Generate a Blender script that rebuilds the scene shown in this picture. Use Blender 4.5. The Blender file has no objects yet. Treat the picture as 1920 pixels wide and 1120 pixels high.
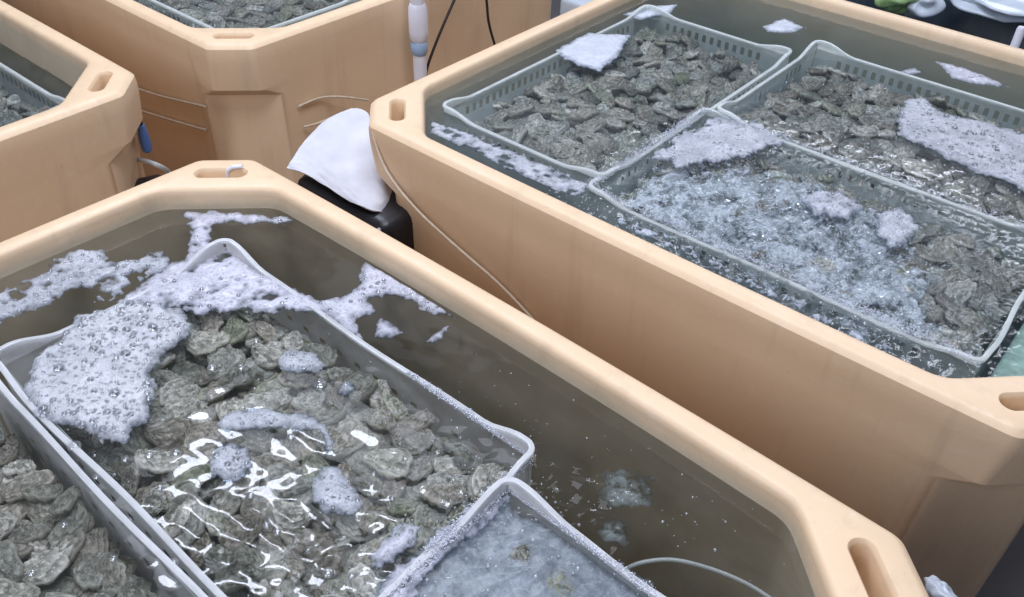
import bpy, bmesh, math, random
import numpy as np
from mathutils import Vector, Matrix, Euler

random.seed(7)
RNG = np.random.default_rng(7)
SC = bpy.context.scene
COL = SC.collection

# ------------------------------------------------------------------ camera
CAM_F, CAM_P, CAM_R, CAM_H = 1665.0, 0.6841, 0.0330, 0.7408     # focal (px at 1920), pitch, roll, height over the tub rims
PW, PH = 1920.0, 1120.0
_cp, _sp, _cr, _sr = math.cos(CAM_P), math.sin(CAM_P), math.cos(CAM_R), math.sin(CAM_R)
_right = Vector((1, 0, 0)); _fwd = Vector((0, _cp, -_sp)); _up = Vector((0, _sp, _cp))
R2 = _cr * _right + _sr * _up
U2 = -_sr * _right + _cr * _up
cam = bpy.data.cameras.new('camera')
cam.sensor_width = 36.0
cam.lens = 36.0 * CAM_F / PW
cam.clip_start = 0.02
cam.clip_end = 100
camo = bpy.data.objects.new('camera', cam)
m = Matrix.Identity(4)
for i in range(3):
    m[i][0] = R2[i]; m[i][1] = U2[i]; m[i][2] = -_fwd[i]; 
m[2][3] = CAM_H
camo.matrix_world = m
COL.objects.link(camo)
SC.camera = camo

# ------------------------------------------------------------------ world, lamps, exposure
world = bpy.data.worlds.new('World'); SC.world = world
world.use_nodes = True
bg = world.node_tree.nodes['Background']
bg.inputs[0].default_value = (0.68, 0.72, 0.92, 1)
bg.inputs[1].default_value = 0.14


def area(name, loc, sx, sy, power, color, rot=(0, 0, 0)):
    l = bpy.data.lights.new(name, 'AREA'); l.shape = 'RECTANGLE'
    l.size = sx; l.size_y = sy; l.energy = power; l.color = color
    o = bpy.data.objects.new(name, l); o.location = loc; o.rotation_euler = rot
    COL.objects.link(o)
    return o


LAMP = (0.81, 0.865, 1.0)
key = area('ceiling_lamp', (-1.8, -1.5, 2.05), 1.8, 0.3, 50, LAMP)
key.rotation_euler = (Vector((0.2, 1.0, -0.1)) - key.location).to_track_quat('-Z', 'X').to_euler()
area('ceiling_lamp', (0.15, 0.78, 2.4), 1.3, 0.9, 45, LAMP)
area('added_sheen_panel', (1.3, 5.3, 2.7), 5.0, 3.0, 28, LAMP)  # added area light: sheen on the rims, pale veil on the water
area('added_soft_panel', (-0.75, 2.55, 2.5), 1.7, 1.1, 22, LAMP, (0, 0, -0.6))  # also added, for soft wavy reflections round the lamp glints
area('tube_lamp', (-0.95, 2.12, 2.0), 0.78, 0.22, 18, LAMP, (0, 0, -0.6))
for lx, ly, lr in ((1.3, 4.7, 0.25), (2.0, 3.9, 0.35), (3.2, 3.2, 0.5), (2.3, 4.6, 0.3), (1.4, 3.7, 0.3), (2.7, 4.1, 0.4), (1.7, 4.25, 0.3)):
    area('tube_lamp', (lx, ly, 2.3), 1.3, 0.2, 10, LAMP, (0, 0, lr))  # some tubes of this row are added, for more sparkle on the churn

SC.view_settings.view_transform = 'Standard'
SC.view_settings.look = 'None'
SC.view_settings.gamma = 1
SC.view_settings.exposure = 0.08
SC.view_settings.use_curve_mapping = False
SC.cycles.use_denoising = True
SC.cycles.transparent_max_bounces = 24
SC.cycles.max_bounces = 10
SC.cycles.diffuse_bounces = 5
SC.cycles.sample_clamp_indirect = 6.0

# ------------------------------------------------------------------ helpers


def at(px, py, z):
    """the point of the level plane z that the photograph shows at a pixel"""
    d = R2 * ((px - PW / 2) / CAM_F) - U2 * ((py - PH / 2) / CAM_F) + _fwd
    t = (z - CAM_H) / d.z
    return Vector((0, 0, CAM_H)) + d * t


def link(o, parent=None):
    COL.objects.link(o)
    if parent is not None:
        o.parent = parent
    return o


def tag(o, label=None, cat=None, group=None, kind=None):
    if label: o['label'] = label
    if cat: o['category'] = cat
    if group: o['group'] = group
    if kind: o['kind'] = kind
    return o


def empty(name, loc=(0, 0, 0), rz=0):
    o = bpy.data.objects.new(name, None)
    o.location = loc; o.rotation_euler = (0, 0, rz)
    o.empty_display_size = 0.1
    return link(o)


def mesh(name, verts, faces, mat=None, smooth=True, angle=None):
    me = bpy.data.meshes.new(name)
    me.from_pydata([tuple(v) for v in verts], [], [tuple(f) for f in faces])
    me.update()
    if mat: me.materials.append(mat)
    if smooth: shade(me, angle)
    return me


def shade(me, angle=None):
    me.polygons.foreach_set('use_smooth', [True] * len(me.polygons))
    if angle is not None:
        me.set_sharp_from_angle(angle=math.radians(angle))


def fast_mesh(name, V, F, mat=None, smooth=True):
    """numpy verts (n,3) and faces (m,k)"""
    me = bpy.data.meshes.new(name)
    n, (mm, k) = len(V), F.shape
    me.vertices.add(n); me.vertices.foreach_set('co', np.ascontiguousarray(V, dtype=np.float32).ravel())
    me.loops.add(mm * k); me.loops.foreach_set('vertex_index', np.ascontiguousarray(F, dtype=np.int32).ravel())
    me.polygons.add(mm); me.polygons.foreach_set('loop_start', np.arange(0, mm * k, k, dtype=np.int32))
    me.update(calc_edges=True)
    me.validate()
    if mat: me.materials.append(mat)
    if smooth: me.polygons.foreach_set('use_smooth', [True] * len(me.polygons))
    return me


def obj(name, me, parent=None, loc=None, rot=None):
    o = bpy.data.objects.new(name, me)
    if loc is not None: o.location = loc
    if rot is not None: o.rotation_euler = rot
    return link(o, parent)


def catmull(P, n=10):
    P = [Vector(p) for p in P]
    out = []
    for i in range(len(P) - 1):
        p0 = P[max(i - 1, 0)]; p1 = P[i]; p2 = P[i + 1]; p3 = P[min(i + 2, len(P) - 1)]
        for k in range(n):
            t = k / n
            out.append(0.5 * ((2 * p1) + (p2 - p0) * t + (2 * p0 - 5 * p1 + 4 * p2 - p3) * t * t + (3 * p1 - p0 - 3 * p2 + p3) * t ** 3))
    out.append(P[-1])
    return out


def tube_mesh(name, P, r, mat, seg=10, n=10):
    """round tube along a smooth path; r a number or a list along the path"""
    Q = catmull(P, n) if n > 1 else [Vector(p) for p in P]
    V = []; F = []
    side = None
    for i, p in enumerate(Q):
        d = (Q[min(i + 1, len(Q) - 1)] - Q[max(i - 1, 0)]).normalized()
        if side is None:
            side = d.orthogonal().normalized()
        side = (side - d * side.dot(d)).normalized()
        b = d.cross(side)
        rr = r if not isinstance(r, (list, tuple)) else np.interp(i / (len(Q) - 1), np.linspace(0, 1, len(r)), r)
        for k in range(seg):
            a = 2 * math.pi * k / seg
            V.append(p + (side * math.cos(a) + b * math.sin(a)) * rr)
    for i in range(len(Q) - 1):
        for k in range(seg):
            F.append((i * seg + k, i * seg + (k + 1) % seg, (i + 1) * seg + (k + 1) % seg, (i + 1) * seg + k))
    F.append(tuple(range(seg))[::-1]); F.append(tuple((len(Q) - 1) * seg + k for k in range(seg)))
    return mesh(name, V, F, mat, True, 50)


def lathe(name, prof, mat, seg=24, axis=(0, 0)):
    V = []; F = []
    for r, z in prof:
        for k in range(seg):
            a = 2 * math.pi * k / seg
            V.append((axis[0] + r * math.cos(a), axis[1] + r * math.sin(a), z))
    for i in range(len(prof) - 1):
        for k in range(seg):
            F.append((i * seg + k, i * seg + (k + 1) % seg, (i + 1) * seg + (k + 1) % seg, (i + 1) * seg + k))
    F.append(tuple(range(seg))[::-1]); F.append(tuple((len(prof) - 1) * seg + k for k in range(seg)))
    return mesh(name, V, F, mat, True, 40)


# ------------------------------------------------------------------ materials
class NT:
    def __init__(self, name):
        self.m = bpy.data.materials.new(name); self.m.use_nodes = True
        self.t = self.m.node_tree; self.n = self.t.nodes
        self.n.clear()
        self.out = self.n.new('ShaderNodeOutputMaterial')

    def a(self, typ, **kw):
        nd = self.n.new(typ)
        for k, v in kw.items():
            if k[0] == '_': setattr(nd, k[1:], v)
            else:
                key = int(k[1:]) if k[0] == 'i' and k[1:].isdigit() else k.replace('__', ' ')
                s = nd.inputs[key]
                if hasattr(v, 'is_output'): self.t.links.new(v, s)
                else: s.default_value = v
        return nd

    def ramp(self, fac, stops, interp='LINEAR'):
        nd = self.n.new('ShaderNodeValToRGB'); cr = nd.color_ramp; cr.interpolation = interp
        while len(cr.elements) < len(stops): cr.elements.new(0.5)
        for e, (p, c) in zip(cr.elements, stops):
            e.position = p
            e.color = (c, c, c, 1) if isinstance(c, (int, float)) else (*c, 1)
        self.t.links.new(fac, nd.inputs[0])
        return nd.outputs[0]

    def mixc(self, f, a, b, mode='MIX'):
        nd = self.n.new('ShaderNodeMix'); nd.data_type = 'RGBA'; nd.blend_type = mode
        for s, v in ((nd.inputs[0], f), (nd.inputs[6], a), (nd.inputs[7], b)):
            if hasattr(v, 'is_output'): self.t.links.new(v, s)
            else: s.default_value = v if isinstance(v, (int, float)) else (*v, 1)
        return nd.outputs[2]

    def math(self, op, a, b=0.0, clamp=False):
        nd = self.n.new('ShaderNodeMath'); nd.operation = op; nd.use_clamp = clamp
        for s, v in ((nd.inputs[0], a), (nd.inputs[1], b)):
            if hasattr(v, 'is_output'): self.t.links.new(v, s)
            else: s.default_value = v
        return nd.outputs[0]

    def noise(self, co, scale, detail=4, rough=0.55, dist=0.0):
        return self.a('ShaderNodeTexNoise', Vector=co, Scale=scale, Detail=detail, Roughness=rough, Distortion=dist).outputs[0]

    def oco(self):
        return self.a('ShaderNodeTexCoord').outputs['Object']

    def bump(self, h, strength, dist):
        return self.a('ShaderNodeBump', Height=h, Strength=strength, Distance=dist).outputs[0]

    def mixs(self, f, a, b):
        nd = self.n.new('ShaderNodeMixShader')
        if hasattr(f, 'is_output'): self.t.links.new(f, nd.inputs[0])
        else: nd.inputs[0].default_value = f
        self.t.links.new(a, nd.inputs[1]); self.t.links.new(b, nd.inputs[2])
        return nd.outputs[0]

    def surf(self, s):
        self.t.links.new(s, self.out.inputs[0]); return self.m


def simple(name, col, rough=0.45, var=0.12, scale=30, bump=0.0, metal=0.0, coat=0.0):
    N = NT(name); co = N.oco()
    n = N.noise(co, scale, 5)
    c = N.mixc(N.ramp(n, [(0.3, 0.0), (0.75, 1.0)]), tuple(x * (1 - var) for x in col), tuple(min(1, x * (1 + var)) for x in col))
    p = N.a('ShaderNodeBsdfPrincipled', Base__Color=c, Roughness=rough, Metallic=metal, Coat__Weight=coat)
    if bump:
        N.t.links.new(N.bump(N.noise(co, scale * 3, 4), bump, 0.002), p.inputs['Normal'])
    return N.surf(p.outputs[0])


def tub_material():
    N = NT('peach_plastic'); co = N.oco()
    sep = N.a('ShaderNodeSeparateXYZ', Vector=co)
    base = N.mixc(N.ramp(N.noise(co, 5, 4), [(0.3, 0), (0.7, 1)]), (0.80, 0.578, 0.37), (0.84, 0.622, 0.41))
    # pale rubbed and water-worn marks
    rub = N.ramp(N.noise(co, 38, 6, 0.7), [(0.56, 0.0), (0.75, 1.0)])
    base = N.mixc(N.math('MULTIPLY', rub, 0.4), base, (0.86, 0.74, 0.60))
    # grimy smears down the walls
    st = N.a('ShaderNodeMapping', Vector=co, Scale=(26, 26, 2.4))
    sm = N.ramp(N.noise(st.outputs[0], 1.0, 5, 0.6), [(0.55, 0.0), (0.8, 1.0)])
    base = N.mixc(N.math('MULTIPLY', sm, 0.45), base, (0.52, 0.38, 0.26))
    sc = N.a('ShaderNodeMapping', Vector=co, Rotation=(0.4, 0.2, 0.6), Scale=(9, 160, 9))
    scr = N.ramp(N.noise(sc.outputs[0], 1.0, 3, 0.5), [(0.66, 0.0), (0.72, 1.0)])
    base = N.mixc(N.math('MULTIPLY', scr, N.math('MULTIPLY', rub, 0.5)), base, (0.50, 0.37, 0.26))
    spk = N.ramp(N.noise(co, 150, 3, 0.6), [(0.70, 0.0), (0.76, 1.0)])
    base = N.mixc(N.math('MULTIPLY', spk, 0.5), base, (0.30, 0.22, 0.15))
    # a slimy film on the inside walls, from just over the waterline down
    inu = N.math('SUBTRACT', HU - 0.030, N.math('ABSOLUTE', sep.outputs[0]))
    inv = N.math('SUBTRACT', HV - 0.030, N.math('ABSOLUTE', sep.outputs[1]))
    inc = N.math('SUBTRACT', HU + HV - 0.150, N.math('ADD', N.math('ABSOLUTE', sep.outputs[0]), N.math('ABSOLUTE', sep.outputs[1])))
    inside = N.math('MULTIPLY', N.math('MINIMUM', N.math('MINIMUM', inu, inv), inc), 300.0, True)
    wav = N.math('MULTIPLY', N.math('SUBTRACT', N.noise(co, 14, 4), 0.5), 0.03)
    dep = N.math('MULTIPLY', N.math('SUBTRACT', -0.016, N.math('ADD', sep.outputs[2], wav)), 70.0, True)
    film = N.math('MULTIPLY', inside, dep)
    slime = N.mixc(N.ramp(N.noise(co, 9, 6), [(0.3, 0), (0.7, 1)]), (0.48, 0.42, 0.30), (0.60, 0.52, 0.39))
    base = N.mixc(N.math('MULTIPLY', film, 0.7), base, slime)
    rg = N.ramp(N.noise(co, 22, 5), [(0.3, 0.42), (0.7, 0.58)])
    h = N.math('ADD', N.noise(co, 90, 5, 0.6), N.math('MULTIPLY', N.noise(co, 9, 2), 1.5))
    p = N.a('ShaderNodeBsdfPrincipled', Base__Color=base, Roughness=rg, Coat__Weight=0.2, Coat__Roughness=0.4, Normal=N.bump(h, 0.25, 0.0015))
    p.inputs['Subsurface Weight'].default_value = 0.0
    p.inputs['Subsurface Radius'].default_value = (0.02, 0.010, 0.005)
    p.inputs['Subsurface Scale'].default_value = 0.6
    return N.surf(p.outputs[0])


def water_material(name, bump_scale, bump_str, absorb, density, milk=0.0, milkcol=(0.7, 0.75, 0.8), churn=True):
    N = NT(name); co = N.oco()
    h = N.math('ADD', N.noise(co, bump_scale, 3, 0.5, 0.6), N.math('MULTIPLY', N.noise(co, bump_scale * 2.7, 2), 0.35))
    nrm = N.bump(h, bump_str, 0.004)
    if milk and churn:                         # the aerated part of the right tub is rougher
        sp = N.a('ShaderNodeSeparateXYZ', Vector=co)
        dx = N.math('MULTIPLY', N.math('SUBTRACT', sp.outputs[0], 0.16), 1 / 0.30); dy = N.math('MULTIPLY', N.math('SUBTRACT', sp.outputs[1], -0.32), 1 / 0.19)
        d2 = N.math('ADD', N.math('MULTIPLY', dx, dx), N.math('MULTIPLY', dy, dy))
        reg = N.math('SUBTRACT', 1.25, d2, True)
        nrm = N.a('ShaderNodeBump', Height=N.noise(co, 105, 3, 0.55, 0.4), Strength=N.math('MULTIPLY', reg, 0.9), Distance=0.006, Normal=nrm).outputs[0]
    fr = N.a('ShaderNodeFresnel', IOR=1.33, Normal=nrm).outputs[0]
    tr = N.a('ShaderNodeBsdfTransparent', Color=(0.97, 0.98, 0.98, 1)).outputs[0]
    body = tr
    if milk:
        cloud = N.ramp(N.noise(co, 7, 5, 0.65, 0.8), [(0.35, milk * 0.25), (0.72, milk)])
        df = N.a('ShaderNodeBsdfDiffuse', Color=(*milkcol, 1)).outputs[0]
        body = N.mixs(cloud, tr, df)
    gl = N.a('ShaderNodeBsdfGlossy', Color=(1, 1, 1, 1), Roughness=0.045, Normal=nrm).outputs[0]
    s = N.mixs(fr, body, gl)
    va = N.a('ShaderNodeVolumeAbsorption', Color=(*absorb, 1), Density=density)
    N.t.links.new(va.outputs[0], N.out.inputs[1])
    return N.surf(s)


def oyster_material():
    N = NT('oyster_shell'); co = N.oco()
    ring = N.a('ShaderNodeAttribute', _attribute_name='ring').outputs['Fac']
    info = N.a('ShaderNodeObjectInfo').outputs['Random']
    att = N.a('ShaderNodeAttribute', _attribute_name='shade').outputs['Fac']
    rnd = N.math('FRACT', N.math('ADD', info, att))
    off = N.a('ShaderNodeCombineXYZ', X=N.math('MULTIPLY', rnd, 9.0), Y=rnd, Z=N.math('MULTIPLY', rnd, 5.0)).outputs[0]
    p = N.a('ShaderNodeVectorMath', _operation='ADD'); N.t.links.new(co, p.inputs[0]); N.t.links.new(off, p.inputs[1]); p = p.outputs[0]
    n1 = N.noise(p, 60, 6, 0.65); n2 = N.noise(p, 170, 5, 0.7)
    w = N.math('ADD', N.math('MULTIPLY', ring, 3.0), N.math('MULTIPLY', n1, 3.2))
    band = N.math('FRACT', w)
    c = N.ramp(band, [(0.0, (0.12, 0.118, 0.105)), (0.4, (0.27, 0.262, 0.24)), (0.85, (0.46, 0.445, 0.41)), (0.97, (0.15, 0.147, 0.13))])
    c = N.mixc(N.ramp(n1, [(0.42, 0.0), (0.58, 0.75)]), c, (0.11, 0.112, 0.09))
    c = N.mixc(N.ramp(n2, [(0.50, 0.0), (0.66, 0.75)]), c, (0.60, 0.585, 0.56))
    c = N.mixc(N.math('MULTIPLY', N.ramp(ring, [(0.86, 0.0), (1.0, 1.0)]), 0.6), c, (0.58, 0.565, 0.53))
    tint = N.ramp(rnd, [(0.0, (0.48, 0.52, 0.46)), (0.25, (1.10, 1.02, 0.92)), (0.45, (0.62, 0.57, 0.50)), (0.62, (0.85, 0.88, 0.84)), (0.8, (1.65, 1.60, 1.55)), (1.0, (0.60, 0.66, 0.46))])
    c = N.mixc(1.0, c, tint, 'MULTIPLY')
    h = N.math('ADD', N.math('MULTIPLY', band, 0.7), n2)
    b = N.a('ShaderNodeBsdfPrincipled', Base__Color=c, Roughness=0.42, Normal=N.bump(h, 0.8, 0.0018), Specular__IOR__Level=0.6)
    return N.surf(b.outputs[0])


def foam_material(name, scale, open_, col=(0.84, 0.845, 0.89)):
    """open_: how far the bubble cells let the water show through"""
    N = NT(name); co = N.oco()
    wob = N.a('ShaderNodeTexNoise', Vector=co, Scale=scale * 0.4, Detail=2)
    v = N.a('ShaderNodeTexVoronoi', Vector=co, Scale=scale, Randomness=1.0)
    v2 = N.a('ShaderNodeTexVoronoi', Vector=co, Scale=scale * 2.3, Randomness=1.0)
    big = N.noise(co, 22, 4, 0.6)
    cell = N.ramp(v.outputs['Distance'], [(0.05, 1.0), (0.42, 0.0)])
    cell2 = N.ramp(v2.outputs['Distance'], [(0.05, 1.0), (0.4, 0.0)])
    pick = N.ramp(wob.outputs[0], [(0.45, 0.0), (0.62, 1.0)])
    hole = N.math('MAXIMUM', N.math('MULTIPLY', cell, pick), N.math('MULTIPLY', cell2, 0.55))
    thin = N.ramp(big, [(0.3, 1.0), (0.62, 0.25)])
    alpha_out = N.math('MULTIPLY', N.math('ADD', N.math('MULTIPLY', hole, 0.8), N.math('MULTIPLY', thin, 0.28)), open_, True)
    edge = N.a('ShaderNodeAttribute', _attribute_name='rimfade').outputs['Fac']
    alpha_out = N.math('MAXIMUM', alpha_out, N.math('MULTIPLY', N.math('ADD', edge, N.math('MULTIPLY', N.math('SUBTRACT', N.noise(co, 130, 3), 0.5), N.math('MULTIPLY', edge, 1.8))), 0.95, True))
    h = N.math('SUBTRACT', N.noise(co, scale * 0.8, 3), N.math('MULTIPLY', hole, 0.6))
    nb = N.bump(h, 0.8, 0.003)
    cc = N.mixc(N.ramp(big, [(0.35, 0), (0.65, 1)]), tuple(x * 0.88 for x in col), col)
    d = N.a('ShaderNodeBsdfPrincipled', Base__Color=cc, Roughness=0.25, Normal=nb).outputs[0]
    t = N.a('ShaderNodeBsdfTranslucent', Color=(*col, 1)).outputs[0]
    tr = N.a('ShaderNodeBsdfTransparent', Color=(0.8, 0.84, 0.88, 1)).outputs[0]
    s = N.mixs(0.2, d, t)
    return N.surf(N.mixs(alpha_out, s, tr))


def bubble_material(name, cloudy, col=(0.86, 0.89, 0.95)):
    N = NT(name)
    lw = N.a('ShaderNodeLayerWeight', Blend=0.35).outputs['Fresnel']
    tr = N.a('ShaderNodeBsdfTransparent', Color=(0.96, 0.97, 0.98, 1)).outputs[0]
    gl = N.a('ShaderNodeBsdfGlossy', Color=(1, 1, 1, 1), Roughness=0.03).outputs[0]
    df = N.a('ShaderNodeBsdfDiffuse', Color=(*col, 1)).outputs[0]
    s = N.mixs(cloudy, tr, df)
    s = N.mixs(N.math('ADD', N.math('MULTIPLY', lw, 0.7), 0.05), s, gl)
    return N.surf(s)


def crate_material(name, col, trans=0.3):
    N = NT(name); co = N.oco()
    n = N.noise(co, 28, 5, 0.65)
    c = N.mixc(N.ramp(n, [(0.35, 0), (0.7, 1)]), tuple(x * 0.78 for x in col), col)
    p = N.a('ShaderNodeBsdfPrincipled', Base__Color=c, Roughness=0.3, Normal=N.bump(N.noise(co, 120, 4), 0.3, 0.001)).outputs[0]
    t = N.a('ShaderNodeBsdfTranslucent', Color=(*col, 1)).outputs[0]
    return N.surf(N.mixs(trans, p, t))


HU, HV = 0.609, 0.580           # half length and half width of a tub
M = {}
M['tub'] = tub_material()
M['water_calm'] = water_material('clear_water', 14, 0.05, (0.56, 0.56, 0.42), 1.5, 0.06, (0.46, 0.47, 0.42), False)
M['water_boil'] = water_material('churned_water', 60, 0.06, (0.38, 0.60, 0.66), 3.4, 0.05, (0.55, 0.66, 0.72))
M['oyster'] = oyster_material()
M['foam'] = foam_material('bubbly_foam', 260, 0.75)
M['foam_grey'] = foam_material('thin_foam', 220, 1.4, (0.78, 0.79, 0.85))
def veil_material(name, scale, lo, hi, sharp, col):
    N = NT(name); co = N.oco()
    n = N.math('ADD', N.math('MULTIPLY', N.noise(co, scale, 6, 0.72, 0.5), 0.55), N.math('MULTIPLY', N.noise(co, scale * 0.2, 3), 0.45))
    al = N.ramp(n, [(0.5 - sharp, lo), (0.5 + sharp, hi)])
    fine = N.noise(co, scale * 4, 3, 0.6)
    c = N.mixc(N.ramp(fine, [(0.4, 0), (0.62, 1)]), tuple(x * 0.72 for x in col), col)
    d = N.a('ShaderNodeBsdfPrincipled', Base__Color=c, Roughness=0.3, Normal=N.bump(fine, 0.25, 0.002)).outputs[0]
    tr = N.a('ShaderNodeBsdfTransparent', Color=(0.85, 0.89, 0.92, 1)).outputs[0]
    edge = N.a('ShaderNodeAttribute', _attribute_name='rimfade').outputs['Fac']
    al = N.math('MULTIPLY', al, N.math('SUBTRACT', 1.0, edge))
    return N.surf(N.mixs(al, tr, d))


M['film'] = foam_material('foam_film', 90, 0.75, (0.78, 0.77, 0.85))
M['veil'] = veil_material('milky_veil', 60, 0.22, 0.62, 0.12, (0.58, 0.63, 0.71))
M['wisp'] = veil_material('bubble_wisp', 130, 0.0, 0.30, 0.07, (0.55, 0.62, 0.62))
M['boil'] = veil_material('boiling_veil', 100, 0.0, 0.70, 0.06, (0.86, 0.89, 0.95))
M['froth'] = foam_material('white_froth', 160, 0.25, (0.82, 0.85, 0.93))
M['bubble'] = bubble_material('clear_bubble', 0.06)
M['micro'] = bubble_material('air_bubble', 0.35)
M['crate_a'] = crate_material('bluish_white_plastic', (0.95, 0.955, 0.965), 0.5)
M['crate_b'] = crate_material('mint_white_plastic', (0.93, 0.96, 0.95), 0.55)
M['cover'] = simple('white_sheeting', (0.62, 0.62, 0.67), 0.6, 0.10, 16, 0.35)
M['black'] = simple('black_plastic', (0.012, 0.012, 0.016), 0.38, 0.3, 40, 0.2)
M['greyplate'] = simple('grey_plate', (0.40, 0.41, 0.45), 0.4, 0.15, 60, 0.1)
M['cord'] = simple('beige_cord', (0.62, 0.50, 0.37), 0.6, 0.15, 80)
M['cable'] = simple('black_rubber', (0.02, 0.014, 0.012), 0.5, 0.2, 50)
M['pvc'] = simple('white_pvc', (0.80, 0.79, 0.86), 0.3, 0.05, 20)
M['blue'] = simple('blue_plastic', (0.10, 0.20, 0.50), 0.35, 0.15, 40)
M['valve'] = simple('pale_blue_plastic', (0.34, 0.47, 0.66), 0.35, 0.12, 40)
M['hose'] = crate_material('milky_hose', (0.66, 0.68, 0.66), 0.4)
M['navy'] = simple('dark_navy_plastic', (0.04, 0.06, 0.085), 0.35, 0.25, 30, 0.15)
M['green'] = simple('leaf_green_plastic', (0.34, 0.52, 0.22), 0.4, 0.45, 25, 0.2)
M['pale'] = simple('pale_blue_sheeting', (0.60, 0.66, 0.74), 0.25, 0.15, 9, 0.3)
M['floor'] = simple('wet_floor', (0.09, 0.085, 0.085), 0.5, 0.2, 4, 0.25)

# ------------------------------------------------------------------ tubs
RIM, CI, CO = 0.042, 0.126, 0.063
TUBS = {'A': (-0.3804, 0.4618, -0.6995), 'B': (0.5240, 1.4835, -0.6825),
        'C': (-1.5069, 1.4468, -0.6860), 'D': (-0.6713, 2.4580, -0.6941)}


def tubw(t, u, v, z=0.0):
    x, y, th = TUBS[t]
    return Vector((x + u * math.cos(th) - v * math.sin(th), y + u * math.sin(th) + v * math.cos(th), z))


def tubl(t, p):
    x, y, th = TUBS[t]
    dx, dy = p[0] - x, p[1] - y
    return dx * math.cos(th) + dy * math.sin(th), -dx * math.sin(th) + dy * math.cos(th)


def oct_loop(hu, hv, ch, rad, z, bow=0.0, na=5, nl=14, nc=4):
    c = [(hu, -(hv - ch)), (hu, hv - ch), (hu - ch, hv), (-(hu - ch), hv), (-hu, hv - ch), (-hu, -(hv - ch)), (-(hu - ch), -hv), (hu - ch, -hv)]
    n = len(c); arcs = []
    for i in range(n):
        p = Vector(c[i]); a = (Vector(c[i - 1]) - p).normalized(); b = (Vector(c[(i + 1) % n]) - p).normalized()
        t = rad * math.tan(math.radians(22.5))
        s, e = p + a * t, p + b * t
        arcs.append([s * (1 - k) ** 2 + p * 2 * k * (1 - k) + e * k * k for k in [j / na for j in range(na + 1)]])
    out = []
    for i in range(n):
        out += arcs[i]
        s, e = arcs[i][-1], arcs[(i + 1) % n][0]
        long_ = i % 2 == 0
        k_ = nl if long_ else nc
        nr = Vector(((e - s).y, -(e - s).x)).normalized()
        for j in range(1, k_):
            q = s.lerp(e, j / k_)
            if long_: q = q + nr * bow * (1 - (2 * j / k_ - 1) ** 2)
            out.append(q)
    return [(q.x, q.y, z) for q in out]


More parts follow.
